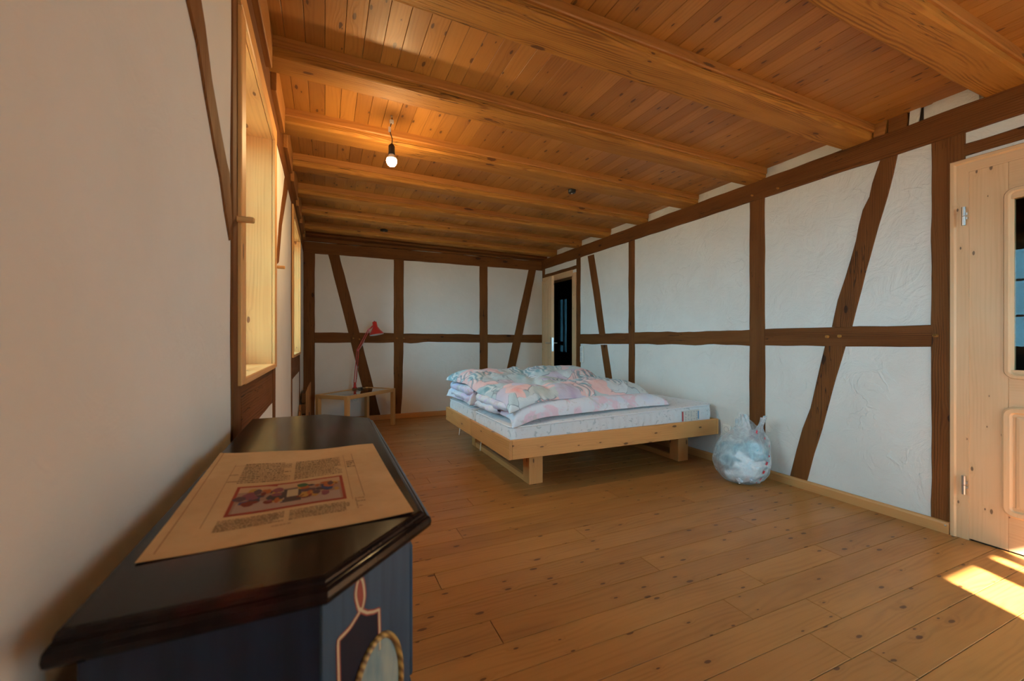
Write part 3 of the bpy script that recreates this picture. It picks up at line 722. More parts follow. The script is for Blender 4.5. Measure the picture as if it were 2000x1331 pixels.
def inv_sheet(px, py):
    q = onZ(px, py, CT); best = None
    u, v = .5, .5
    for _ in range(12):
        p = sheet(u, v); e = 1e-3
        du = (sheet(u+e, v)-p)/e; dv = (sheet(u, v+e)-p)/e; r_ = q-p
        det = du.x*dv.y-du.y*dv.x; u += (r_.x*dv.y-r_.y*dv.x)/det; v += (du.x*r_.y-du.y*r_.x)/det
    return u, v
oP, sP = (390, 850), 4.348
def block(name, cor, lines):
    cu_ = [inv_sheet(*p) for p in crop(oP, sP, cor)]   # TL TR BR BL
    u0 = (cu_[0][0]+cu_[3][0])/2; u1 = (cu_[1][0]+cu_[2][0])/2; v0 = (cu_[0][1]+cu_[1][1])/2; v1 = (cu_[2][1]+cu_[3][1])/2
    pr = Print(); lh = (v1-v0)/lines
    for k in range(lines):
        v = v0+k*lh; u = u0; end = u1-random.choice([0, 0, 0, .02, .04])
        while u < end:
            w = random.uniform(.006, .022); c = ink if random.random() < .6 else ink2
            pr.quad(u, min(u+w, end), v+lh*.2, v+lh*random.uniform(.55, .72), c); u += w+random.uniform(.002, .005)
    return tag(pr.done(name, paper), kind='stuff')
block('text_block', [(390, 270), (785, 245), (765, 400), (330, 430)], 12)
block('text_block', [(815, 240), (1185, 195), (1210, 340), (805, 390)], 12)
block('text_block', [(160, 745), (730, 655), (700, 745), (85, 850)], 8)
block('text_block', [(770, 650), (1275, 572), (1280, 655), (750, 740)], 7)
block('text_block', [(1240, 240), (1310, 230), (1320, 285), (1255, 295)], 4)
block('text_block', [(1320, 545), (1400, 535), (1425, 625), (1340, 640)], 7)
block('text_block', [(610, 785), (820, 752), (818, 762), (606, 797)], 1)
def uvline(pr, pts, w, c):
    L = [inv_sheet(*p) for p in crop(oP, sP, pts)]
    for (a, b), (d, e) in zip(L, L[1:]):
        k = 10
        for i in range(k):
            ua, va, ub, vb = a+(d-a)*i/k, b+(e-b)*i/k, a+(d-a)*(i+1)/k, b+(e-b)*(i+1)/k
            if abs(d-a) < abs(e-b): pr.mb.add([sheet(ua-w, va, .0004), sheet(ua+w, va, .0004), sheet(ub+w, vb, .0004), sheet(ub-w, vb, .0004)], [(0, 1, 2, 3)])
            else: pr.mb.add([sheet(ua, va-w, .0004), sheet(ua, va+w, .0004), sheet(ub, vb+w, .0004), sheet(ub, vb-w, .0004)], [(0, 1, 2, 3)])
            pr.c.append(c)
pr = Print()
uvline(pr, [(205, 195), (0, 490), (-390, 1030)], .0022, (.33, .19, .09))
uvline(pr, [(310, 285), (0, 810)], .0012, ink2); uvline(pr, [(1285, 175), (1400, 530)], .0014, ink2); uvline(pr, [(1215, 185), (1300, 560)], .0009, ink2)
uvline(pr, [(300, 300), (390, 290)], .0012, ink2); uvline(pr, [(250, 375), (330, 365)], .0035, ink2); uvline(pr, [(230, 430), (320, 420)], .0035, ink2)
tag(pr.done('ruled_lines', paper), kind='stuff')
q4 = [inv_sheet(*p) for p in crop(oP, sP, [(325, 470), (1210, 352), (1245, 555), (190, 715)])]
mu0, mu1 = (q4[0][0]+q4[3][0])/2, (q4[1][0]+q4[2][0])/2; mv0, mv1 = (q4[0][1]+q4[1][1])/2, (q4[2][1]+q4[3][1])/2
pr = Print()
def mq(a, b, c, d, col, off=.0006): pr.quad(mu0+(mu1-mu0)*a, mu0+(mu1-mu0)*b, mv0+(mv1-mv0)*c, mv0+(mv1-mv0)*d, col, off, nu=4, nv=4)
mq(0, 1, 0, 1, (.30, .045, .025), .0004); mq(.03, .97, .06, .94, (.46, .29, .17), .0005); mq(.03, .97, .25, .94, (.30, .18, .13)); mq(.05, .95, .62, .94, (.37, .25, .20), .0007)
mq(.40, .60, .30, .80, (.07, .045, .045), .0008); mq(.47, .57, .34, .62, (.44, .34, .20), .0010); mq(.10, .20, .62, .92, (.42, .27, .18), .0008)
rc = random.Random(4)
for k in range(70):
    a = rc.uniform(.06, .40) if k % 2 else rc.uniform(.60, .94); b = rc.uniform(.22, .70)
    col = rc.choice([(.16, .03, .02), (.04, .10, .05), (.05, .06, .15), (.35, .10, .03), (.10, .05, .06), (.40, .22, .05), (.06, .04, .05), (.20, .06, .08)])
    pr.blob(mu0+(mu1-mu0)*a, mv0+(mv1-mv0)*b, rc.uniform(.012, .035), rc.uniform(.012, .03), col, .0009+.0001*(k % 5))
pr.done('miniature', paper)

# ================================================================ BED
bed = tag(empty('bed', (2.157, 3.45, 0)), 'low natural pine double bed frame on skid legs by the white wall', 'bed')
BO = Vector((-2.157, -3.45, 0))
def PB(mb, name, mat, parent=None, fix=True, tree=None):
    mb.v = [tuple(Vector(v)+BO) for v in mb.v]; return mb.build(name, mat, parent or bed, fix)
bx0, bx1, by0, by1, bz0, bz1 = 1.148, 3.160, 2.632, 4.268, .258, .392
PB(MB().box(bx0+.026, bx1-.026, by0, by0+.026, bz0, bz1, bev=.003), 'side_board', 'bed_x')
PB(MB().box(bx0+.026, bx1-.026, by1-.026, by1, bz0, bz1, bev=.003), 'side_board', 'bed_x')
PB(MB().box(bx0, bx0+.026, by0-.001, 3.452, bz0, bz1, bev=.003), 'foot_board', 'bed_y')
PB(MB().box(bx0, bx0+.026, 3.4535, by1+.001, bz0, bz1, bev=.003), 'foot_board', 'bed_y')
PB(MB().box(bx1-.026, bx1, by0-.001, 3.452, bz0, bz1, bev=.003), 'head_board', 'bed_y')
PB(MB().box(bx1-.026, bx1, 3.4535, by1+.001, bz0, bz1, bev=.003), 'head_board', 'bed_y')
for xa, xb in ((1.392, 1.510), (2.876, 2.994)):
    for ya_ in (2.815, 4.045):
        PB(MB().box(xa, xb, ya_, ya_+.105, .0, bz0+.03, bev=.003), 'leg', 'bed_z')
    PB(MB().box(xa+.004, xa+.034, 2.92, 4.045, .0, .045, bev=.002), 'skid', 'bed_y')
    PB(MB().box(xa, xb, 2.658, 4.242, bz0+.03, bz0+.062), 'cross_beam', 'bed_y')
for k in range(14):
    xx = 1.22+k*.138; PB(MB().box(xx, xx+.07, 2.66, 4.24, bz0+.064, bz0+.078), 'slat', 'bed_y')
for (xx, yy, zt_, l_, w_) in ((1.160, 3.22, bz0+.01, .085, .012), (1.158, 3.80, bz0+.01, .075, .03)):
    mb = MB().add([(xx, yy-w_/2, zt_), (xx, yy+w_/2, zt_), (xx-.012, yy+.004, zt_-l_), (xx-.010, yy-.004, zt_-l_)], [(0, 1, 2, 3)]); mb.add([(v[0]+.001, v[1], v[2]) for v in mb.v], [(3, 2, 1, 0)]); PB(mb, 'cloth_label', 'white_plastic', fix=False)

def mattress_mat():
    t = NT('mattress_ticking'); p = t.n('TexCoord', out=3); a = t.xyz(p)
    n = t.noise(p, 16, 2, .5, 1.5); n2 = t.noise(p, 30, 2, .5, 2)
    col = t.mix(t.ramp(n, .60, .66, 0, .55), (.74, .745, .73), (.36, .42, .42))
    col = t.mix(t.ramp(n2, .62, .66, 0, .35), col, (.55, .48, .44))
    return t.done(t.bsdf(color=col, rough=.85, sheen=.2, spec=.2, normal=t.bump(t.noise(p, 120, 2), .1, .003)))
M['ticking'] = mattress_mat()
M['piping'] = plain('white_piping', (.80, .81, .80), .7)
def mattress(x0, x1, y0, y1, z0, z1, tilt, label):
    hx_, hy_ = (x1-x0)/2, (y1-y0)/2; r = .055
    o = tag(empty('mattress', ((x0+x1)/2, (y0+y1)/2, z0)), label, 'mattress', 'mattresses on the bed'); o.rotation_euler = (0, -tilt, 0)
    per = []
    for cx, cy, a0 in ((hx_-r, -hy_+r, -90), (hx_-r, hy_-r, 0), (-hx_+r, hy_-r, 90), (-hx_+r, -hy_+r, 180)):
        for i in range(7): a = R(a0+15*i); per.append(Vector((cx+r*math.cos(a), cy+r*math.sin(a), 0)))
    # resample
    L = []; cum = 0
    for i, p_ in enumerate(per):
        q_ = per[(i+1) % len(per)]; d_ = (q_-p_).length; k_ = max(1, int(d_/.014)); L += [p_.lerp(q_, j/k_) for j in range(k_)]
    rows = []; H = z1-z0
    for f in (0, .08, .2, .35, .5, .65, .8, .92, 1):
        row = []; s_ = 0
        for i, p_ in enumerate(L):
            q_ = L[(i+1) % len(L)]; s_ += (q_-p_).length
            n_ = Vector((p_.x/hx_**1.0, p_.y/hy_**1.0, 0)); n_ = Vector(((1 if p_.x > 0 else -1) if abs(p_.x) > hx_-r else 0, (1 if p_.y > 0 else -1) if abs(p_.y) > hy_-r else 0, 0))
            if n_.length > 0: n_.normalize()
            bulge = .010*math.sin(math.pi*f)*(.45+.55*abs(math.sin(s_*math.pi/.062)))
            row.append(p_+n_*bulge+Vector((0, 0, f*H)))
        rows.append(row+[row[0]])
    mb = MB().grid(rows)
    # quilted top
    N1, N2 = 56, 24; T = []
    for i in range(N1+1):
        rr_ = []
        for j in range(N2+1):
            u, v = i/N1*2-1, j/N2*2-1
            # squircle mapping of the grid on the rounded outline
            x_ = u*(hx_-.002-.016*abs(v)**14); y_ = v*(hy_-.002-.016*abs(u)**14)
            rr_.append((x_, y_, H+.018*(1-abs(u)**6)*(1-abs(v)**4)+.004*nz(x_*5, y_*5, x0)))
        T.append(rr_)
    mb.grid(T); mb.add([(p_.x, p_.y, 0) for p_ in L], [list(range(len(L)))])
    mb.build('cover', 'ticking', o)
    for zz in (.006, H-.003):
        pts = [p_*1.0+Vector((0, 0, zz)) for p_ in L[::2]]; pts.append(pts[0]); MB().tube([Vector((p_.x*(1+.004/hx_), p_.y*(1+.004/hy_), p_.z)) for p_ in pts], .0055, 6, caps=False).build('piping', 'piping', o)
    return o
mt1 = mattress(1.185, 3.125, 2.668, 3.442, .352, .497, .022, 'near white quilted mattress with a printed maker label on its side')
mt2 = mattress(1.180, 3.125, 3.462, 4.236, .352, .497, .016, 'far white quilted mattress behind the label-bearing one')
pad = tag(MB().box(2.80, 3.128, 2.670, 3.44, .337, .364, bev=.010).build('underlay_pad', 'piping'), 'thin white pad peeking out under the near mattress corner', 'pad')
# maker label on the near mattress side
lx0, lx1 = .60, .80
lab = MB().box(lx0, lx1, -.4005, -.3985, .022, .118).build('maker_label', plain('label_cloth', (.66, .62, .54), .8), mt1)
MB().box(lx0+.0, lx0+.016, -.4012, -.4004, .030, .112).build('red_bar', plain('label_red', (.50, .06, .06), .7), lab)
mb = MB(); rl = random.Random(3)
for c_ in range(5):
    for k in range(9):
        if rl.random() < .75:
            xx = lx0+.035+c_*.032; zz = .030+k*.009; mb.box(xx, xx+rl.uniform(.004, .018), -.4012, -.4004, zz, zz+.003)
mb.build('small_print', plain('label_grey', (.25, .25, .27), .7), lab)
MB().box(lx1-.018, lx1-.006, -.4012, -.4004, .035, .105).build('blue_bar', plain('label_blue', (.12, .30, .48), .7), lab)

# ---- duvets
def floral():
    t = NT('floral_cotton'); p = t.n('TexCoord', out=3)
    wv = t.n('VectorMath', {0: p, 1: t.n('VectorMath', {0: t.n('TexNoise', {'Vector': p, 'Scale': 4.5, 'Detail': 2}, out=1), 'Scale': .28}, operation='SCALE')}, operation='ADD')
    vo = t.t.nodes.new('ShaderNodeTexVoronoi'); t.t.links.new(wv, vo.inputs['Vector']); vo.inputs['Scale'].default_value = 5.2
    c = t.xyz(vo.outputs['Color'])
    col = (.66, .70, .70)
    col = t.mix(t.math('GREATER_THAN', c[0], .45), (.56, .68, .70), (.86, .40, .35))
    col = t.mix(t.math('GREATER_THAN', c[1], .62), col, (.27, .45, .47))
    col = t.mix(t.math('GREATER_THAN', c[2], .84), col, (.48, .40, .55))
    col = t.mix(t.math('LESS_THAN', c[2], .12), col, (.42, .50, .45))
    col = t.mix(t.ramp(vo.outputs['Distance'], .05, .45, 0, .45), col, (.74, .74, .74))
    w = t.n('TexWave', {'Vector': wv, 'Scale': 6.0, 'Distortion': 3.0, 'Detail': 1.5}, out=0)
    g = t.ramp(t.noise(p, 3.0, 1), .52, .58)
    col = t.mix(t.math('MULTIPLY', t.ramp(w, .60, .75, 0, .75), g), col, (.16, .33, .38))
    col = t.mix(t.math('MULTIPLY', t.ramp(w, .25, .12, 0, .7), g), col, (.78, .79, .76))
    v2 = t.t.nodes.new('ShaderNodeTexVoronoi'); v2.feature = 'DISTANCE_TO_EDGE'; t.t.links.new(wv, v2.inputs['Vector']); v2.inputs['Scale'].default_value = 5.2
    col = t.mix(t.math('MULTIPLY', t.ramp(v2.outputs['Distance'], .0, .03, .7, 0), t.ramp(t.noise(p, 6, 1), .45, .55)), col, (.10, .15, .20))
    return t.done(t.bsdf(color=col, rough=.75, sheen=.15, spec=.25, normal=t.bump(t.noise(p, 26, 4, .6, 1), .25, .012)))
M['floral'] = floral()
def pinkwhite(name, pink):
    t = NT(name); p = t.n('TexCoord', out=3); n = t.noise(p, 7, 3, .6, .6); n2 = t.noise(p, 11, 4, .7, 1.)
    col = t.mix(t.ramp(n, .48, .60, 0, .8), (.76, .77, .80), pink)
    col = t.mix(t.ramp(n2, .56, .62, 0, .55), col, (.55, .54, .50)); n3 = t.noise(p, 5, 2, .5, .3)
    col = t.mix(t.ramp(n3, .55, .65, 0, .6), col, (.66, .72, .82))
    return t.done(t.bsdf(color=col, rough=.8, sheen=.15, spec=.2, normal=t.bump(t.noise(p, 24, 4, .6, .8), .25, .012)))
M['pinkduvet'] = pinkwhite('pale_pink_cotton', (.80, .55, .62)); M['liladuvet'] = pinkwhite('pale_lilac_cotton', (.70, .62, .82))
def sm(a, b, x):
    t = max(0, min(1, (x-a)/(b-a))); return t*t*(3-2*t)
def duvet(name, corners, base, thick, mat, label, edge=.16, power=.45, wr=.012, tuft=None, seed=0.0, N=72, sag=None, group=None, pinch=.04):
    """corners: four (x,y) ccw; base(x,y)->z underside; thick(u,v)->height"""
    C4 = [Vector((*c, 0)) for c in corners]; top = []; bot = []
    cx = sum(c[0] for c in corners)/4; cy = sum(c[1] for c in corners)/4; z0 = base(cx, cy)
    for i in range(N+1):
        rt, rb = [], []
        for j in range(N+1):
            u, v = i/N, j/N
            uu = u+pinch*math.sin(math.pi*v)*(.5-u)*.0; vv = v
            p = (C4[0]*(1-u)+C4[1]*u)*(1-v)+(C4[3]*(1-u)+C4[2]*u)*v
            # sides drawn in slightly between the pointed corners
            du = pinch*math.sin(math.pi*v)**.7*(1-2*u)*abs(1-2*u)**3; dv = pinch*math.sin(math.pi*u)**.7*(1-2*v)*abs(1-2*v)**3
            p = p+(C4[1]-C4[0]).normalized()*du+(C4[3]-C4[0]).normalized()*dv
            e = min(u, 1-u, v, 1-v); prof = min(1, e/edge); prof = (1-(1-prof)**2)**power if prof < 1 else 1
            wz = wr*(nz(p.x*4+seed, p.y*4, seed)+.6*nz(p.x*9+seed, p.y*9, seed+3)+.35*nz(p.x*20, p.y*20, seed+5))
            h = thick(u, v)*prof+wz*(.3+prof)
            b = base(p.x, p.y)
            jx = .010*nz(p.x*7, p.y*7, seed+8)*(1-prof); p2 = p+Vector((jx, jx, 0))
            rt.append((p2.x-cx, p2.y-cy, b+max(.006, h)-z0)); rb.append((p2.x-cx, p2.y-cy, b+min(.004, h*.1)-z0-.0))
        top.append(rt); bot.append(rb)
    mb = MB().grid(top).grid(bot)
    L = [(i, 0) for i in range(N)]+[(N, j) for j in range(N)]+[(i, N) for i in range(N, 0, -1)]+[(0, j) for j in range(N, 0, -1)]
    for k in range(len(L)):
        a, b = L[k], L[(k+1) % len(L)]; mb.add([top[a[0]][a[1]], top[b[0]][b[1]], bot[b[0]][b[1]], bot[a[0]][a[1]]], [(0, 1, 2, 3)], 0, True)
    bm_ = mb.build(name, mat, fix=False); bm_.location = (cx, cy, z0)
    b2 = bmesh.new(); b2.from_mesh(bm_.data); bmesh.ops.remove_doubles(b2, verts=list(b2.verts), dist=.0004); bmesh.ops.recalc_face_normals(b2, faces=list(b2.faces)); b2.to_mesh(bm_.data); b2.free()
    return tag(bm_, label, 'duvet', group)
MZ = .518
def mtop(x, y): return MZ+.018*(x-1.2)/1.9
# lower white duvets, folded double
def t1(u, v): return .085+.025*math.sin(v*3.1)+.02*(1-u)
dv1 = duvet('duvet', [(1.185, 2.655), (2.69, 2.725), (2.66, 3.43), (1.17, 3.44)], lambda x, y: mtop(x, y)-.06*sm(2.73, 2.63, y)*sm(1.5, 1.2, x), t1, 'pinkduvet', 'pale pink patterned duvet folded on the near mattress', group='duvets piled on the bed', edge=.14, power=.5, wr=.008, seed=2.)
dv2 = duvet('duvet', [(1.14, 3.47), (2.5, 3.47), (2.5, 4.20), (1.13, 4.18)], lambda x, y: mtop(x, y), lambda u, v: .15+.03*math.sin(v*3.1+.4), 'liladuvet', 'pale lilac white duvet folded on the far mattress', group='duvets piled on the bed', edge=.16, power=.45, wr=.016, seed=7.)
# layered folds at the foot end
for k, (y0_, y1_, z_, r_, ow) in enumerate(((3.52, 4.14, .040, .042, dv2), (3.50, 4.16, .112, .045, dv2), (2.95, 3.42, .030, .036, dv1), (2.74, 3.42, .082, .038, dv1))):
    rows = []
    for i in range(41):
        y = y0_+(y1_-y0_)*i/40; ring = []
        for j in range(15):
            a = 2*math.pi*j/14; rr_ = r_*(1+.25*nz(y*9, a, k)+.15*nz(y*22, a*2, k+4))*min(1, .35+3*math.sin(math.pi*i/40))
            ring.append((1.205+.012*nz(y*6, k, 1)+1.25*rr_*math.cos(a)-ow.location.x, y-ow.location.y, MZ+z_+rr_*.9*math.sin(a)-ow.location.z))
        rows.append(ring)
    MB().grid(rows).build('fold', 'liladuvet', ow)
def t3(u, v):
    h = .100+.020*sm(.35, .85, v)
    for cx_, cy_, d_, w_ in ((.30, .42, .075, .07), (.62, .40, .04, .07), (.36, .74, .045, .08), (.70, .72, .06, .08), (.15, .60, .025, .06)):
        h -= d_*math.exp(-((u-cx_)**2+(v-cy_)**2)/(2*w_*w_))
    h -= .05*math.exp(-((v-.56-.08*math.sin(u*6))/.045)**2)*sm(.15, .4, u)
    h -= .03*math.exp(-((u-.28-.25*v)/.035)**2)
    return h
def fbase(x, y):
    return mtop(x, y)+.112+.055*sm(3.3, 3.7, y)-.06*sm(2.80, 2.66, y)*sm(1.5, 1.15, x)-.035*sm(2.3, 2.75, x)-.03*sm(2.95, 2.75, y)*sm(1.5, 2.4, x)
duvet('duvet', [(1.165, 2.665), (2.57, 2.83), (2.66, 4.16), (1.10, 4.10)], fbase, t3, 'floral', 'crumpled floral duvet in salmon, teal and mauve topping the bed', group='duvets piled on the bed', edge=.17, power=.55, wr=.016, seed=11., N=110, pinch=.05)
pil = duvet('pillow', [(2.45, 3.60), (2.98, 3.56), (2.96, 4.0), (2.45, 4.0)], lambda x, y: mtop(x, y), lambda u, v: .085, 'piping', 'flat white pillow peeking out behind the floral duvet', edge=.4, power=.6, wr=.006, seed=4., N=30)
pil['category'] = 'pillow'

# ================================================================ GLASS-TOP TABLE AND LAMP
TZ = .468
tc = [onZ(x, y, TZ) for x, y in crop((570, 480), 3.697, [(165, 1072), (400, 1090), (748, 1030)])]
T0 = tc[1]; ux = (tc[2]-tc[1]); TL = ux.length; ux.normalize(); uy = Vector((-ux.y, ux.x, 0)); TW = .455
tab = tag(empty('side_table', (T0.x, T0.y, 0)), 'small beech table with inset glass top in the far corner', 'table'); tab.rotation_euler = (0, 0, math.atan2(ux.y, ux.x))
for x_, y_ in ((0, 0), (TL-.045, 0), (0, TW-.045), (TL-.045, TW-.045)): MB().box(x_, x_+.045, y_, y_+.045, 0, TZ-.0, bev=.004).build('leg', 'table_z', tab)
MB().box(.045, TL-.045, 0, .03, TZ-.042, TZ, bev=.003).build('apron', 'table_x', tab); MB().box(.045, TL-.045, TW-.03, TW, TZ-.042, TZ, bev=.003).build('apron', 'table_x', tab)
MB().box(0, .03, .045, TW-.045, TZ-.042, TZ, bev=.003).build('apron', 'table_y', tab); MB().box(TL-.03, TL, .045, TW-.045, TZ-.042, TZ, bev=.003).build('apron', 'table_y', tab)
MB().box(.028, TL-.028, .028, TW-.028, TZ-.014, TZ-.006).build('glass_top', glass('table_glass', (.72, .80, .80), .5), tab)
M['red'] = plain('red_enamel', (.50, .028, .018), .3, coat=.4)
M['chrome'] = plain('chrome', (.75, .75, .76), .18, 1.)
M['shade_in'] = plain('white_enamel', (.75, .74, .70), .4)
LYp = 5.80
lamp = tag(empty('desk_lamp', (0, 0, 0)), 'red jointed desk lamp standing on the glass-top table', 'lamp')
b0 = onY(693.2, 757, LYp); b0.z = TZ-.006; lamp.location = b0
def lp(px, py, dy=0): return onY(px, py, LYp+dy)-b0
e1 = lp(699, 684); e2 = lp(720.4, 644.5); 
MB().lathe([(0, 0), (.030, 0), (.030, .008), (.018, .012), (.017, .045), (.013, .075), (0, .077)], 18).build('base', 'red', lamp)
st = Vector((0, 0, .065))
def arm(name, a, b, off, r=.0052):
    d = (b-a).normalized(); s_ = d.cross(Vector((0, 1, 0))).normalized()*off
    mb = MB()
    for k in (-1, 1): mb.tube([a+s_*k, b+s_*k], r, 8)
    return mb.build(name, 'red', lamp)
arm('lower_arm', st, e1, .011); arm('upper_arm', e1, e2, .010)
for a, b, f0, f1, sx_ in ((st, e1, .12, .52, -.018), (e1, e2, .06, .5, -.016)):
    d = b-a; pts = []; nrm = d.normalized(); s_ = nrm.cross(Vector((0, 1, 0))).normalized(); w_ = Vector((0, 1, 0)); A_ = a+d*f0+s_*sx_; D_ = d*(f1-f0)
    for i in range(121): pts.append(A_+D_*(i/120)+(s_*math.cos(i*1.25)+w_*math.sin(i*1.25))*.0052)
    MB().tube(pts, .0022, 4).build('spring', 'chrome', lamp)
for c_, r_ in ((e1, .016), (e2, .015)): MB().tube([c_+Vector((0, -.018, 0)), c_+Vector((0, .018, 0))], r_, 12).build('joint', 'red', lamp)
sh_top = lp(731.3, 629); sh_bot = lp(735, 655)
ax = (sh_bot-sh_top).normalized(); Ls = (sh_bot-sh_top).length
ax = Vector((.15, -.12, -1)).normalized()
mt = Matrix.Translation(sh_top) @ ax.to_track_quat('Z', 'Y').to_matrix().to_4x4()
prof = [(.0, -.004), (.010, -.004), (.028, .002), (.030, .065), (.036, .078), (.060, .118), (.084, .148), (.092, .168), (.093, .172)]
shd = MB().lathe(prof, 28, mat=mt).build('shade', 'red', lamp, fix=False)
MB().lathe([(r_*.96, z+.001) for r_, z in prof[3:]][::-1], 28, mat=mt).build('shade_lining', 'shade_in', shd, fix=False)
MB().lathe([(0, .128), (.018, .122), (.028, .10), (.022, .08), (.014, .066)], 14, mat=mt).build('light_bulb', 'shade_in', lamp)
MB().tube([e2, sh_top+ax*.03], .009, 8).build('swivel', 'red', lamp)
MB().tube([mt @ Vector((0, 0, -.012)), mt @ Vector((0, 0, 0))], .007, 8).build('switch', 'black', lamp)
# black lamp cable coiled on the glass
pts = []
q0 = Vector((b0.x, b0.y, TZ-.0015))
for i in range(90):
    t_ = i/89; a = t_*15; r_ = .05+.05*math.sin(t_*7)
    w_ = ux*(.02-.27*t_*math.sin(t_*3.2)+.05*math.cos(a))+uy*(-.10-.06*t_+.045*math.sin(a))
    pts.append(q0+w_+Vector((0, 0, .003+.004*abs(math.sin(a*1.3)))))
cab = MB().tube(pts, .0032, 6).build('power_cable', 'black'); tag(cab, 'thin black lamp cable tangled on the glass table top', 'cable')

# ================================================================ HANGING BULB
cq = onZ(765, 226, CEIL-TILT*.63-.0)
bl = tag(empty('pendant_bulb', (cq.x, cq.y, cq.z)), 'bare glowing bulb hanging on a short black cord from the ceiling', 'lamp')
MB().lathe([(0, -.012), (.004, -.012), (.006, -.006), (.006, 0)], 10).build('ceiling_hook', 'steel', bl)
bz = -(cq.z-2.195)
pts = [(.0, 0, -.004), (.003, 0, -.03), (-.004, .0, -.055), (-.010, 0, -.09), (-.006, 0, -.115), (.003, 0, -.145), (.002, 0, -.17), (0, 0, bz+.105)]
MB().tube(smoothpts(pts), .0032, 8).build('cord', 'black', bl)
MB().box(-.012, .012, -.008, .008, -.050, -.026, bev=.003).build('terminal_block', 'white_plastic', bl); MB().box(-.020, -.005, -.006, .006, -.104, -.072, bev=.002).build('terminal_block', 'white_plastic', bl)
MB().lathe([(0, bz+.108), (.008, bz+.106), (.017, bz+.096), (.019, bz+.09), (.019, bz+.055), (.020, bz+.052), (.020, bz+.040), (0, bz+.040)], 16).build('socket', 'black', bl)
t = NT('glowing_bulb'); M['bulb'] = t.done(t.n('Emission', {'Color': (1, .66, .30, 1), 'Strength': BULB_STRENGTH}))
MB().lathe([(0, bz-.034), (.012, bz-.032), (.022, bz-.025), (.029, bz-.013), (.031, bz), (.0305, bz+.008), (.028, bz+.015)], 24).build('glass_bulb', 'bulb', bl)
MB().lathe([(0, bz+.013), (.0285, bz+.013), (.029, bz+.016), (.025, bz+.024), (.019, bz+.034), (.016, bz+.042), (0, bz+.042)], 24).build('bulb_collar', 'white_plastic', bl)
# dark ceiling boxes
for (px, py, r_, h_, lb, zc_) in ((1117, 373, .034, .032, 'small dark round ceiling box near the middle of the room', 2.446), (750, 449, .045, .022, 'flat dark round ceiling box above the desk lamp', 2.474)):
    q = onZ(px, py, zc_); q.z = CEIL-TILT*(q.x-XL)
    o = tag(empty('ceiling_box', q), lb, 'ceiling box', 'dark ceiling boxes')
    MB().lathe([(0, -h_), (r_*.85, -h_), (r_, -h_*.85), (r_, -.006), (r_*1.05, 0), (0, .002)], 20).build('cover', 'black', o); MB().lathe([(0, -h_-.006), (.005, -h_-.005), (.006, -h_+.001)], 8).build('screw', 'steel', o)

# ================================================================ PLASTIC BAG
bagp = Vector((2.935, 2.235, 0))
def bag_mat():
    t = NT('thin_plastic_film'); p = t.n('TexCoord', out=3); n = t.noise(p, 14, 4, .6, 1.2)
    bmp = t.bump(n, .5, .02)
    d = t.n('BsdfDiffuse', {'Color': (.93, .95, .96, 1), 'Normal': bmp}); tr = t.n('BsdfTranslucent', {'Color': (.90, .94, .96, 1), 'Normal': bmp})
    g = t.n('BsdfGlossy', {'Color': (1, 1, 1, 1), 'Roughness': .25, 'Normal': bmp}); tp = t.n('BsdfTransparent', {'Color': (.93, .97, .98, 1)})
    a = t.n('MixShader', {0: .35, 1: d, 2: tr}); b = t.n('MixShader', {0: .07, 1: a, 2: g})
    return t.done(t.n('MixShader', {0: t.ramp(n, .35, .70, .70, .42), 1: b, 2: tp}))
M['film'] = bag_mat()
bag = tag(empty('plastic_bag', bagp), 'translucent white carrier bag of rubbish with red crosses by the wall', 'bag')
def bagr(a, z):
    prof = [(0, .10), (.02, .145), (.08, .188), (.15, .206), (.22, .200), (.28, .184), (.33, .160), (.38, .118), (.42, .092), (.52, .07)]
    r_ = .09
    for (za, ra), (zb, rb) in zip(prof, prof[1:]):
        if za <= z <= zb: r_ = ra+(rb-ra)*(z-za)/(zb-za)
    r_ *= 1+.10*nz(math.cos(a)*1.6, math.sin(a)*1.6, z*5)+.05*nz(math.cos(a)*4, math.sin(a)*4, z*11)+.02*math.sin(a*13+z*20)*sm(.2, .4, z)
    return r_
def bagpt(a, z, off=0.0):
    r_ = bagr(a, z)+off; lean = .075*sm(.22, .5, z)
    return Vector((r_*math.cos(a)+lean*.9, r_*math.sin(a)*.92-lean*.4, z))
rows = []
for k in range(40):
    z = .002+.41*k/39; rows.append([bagpt(2*math.pi*j/72, z) for j in range(73)])
mb = MB().grid(rows); mb.add([bagpt(2*math.pi*j/72, .002) for j in range(72)], [list(range(72))])
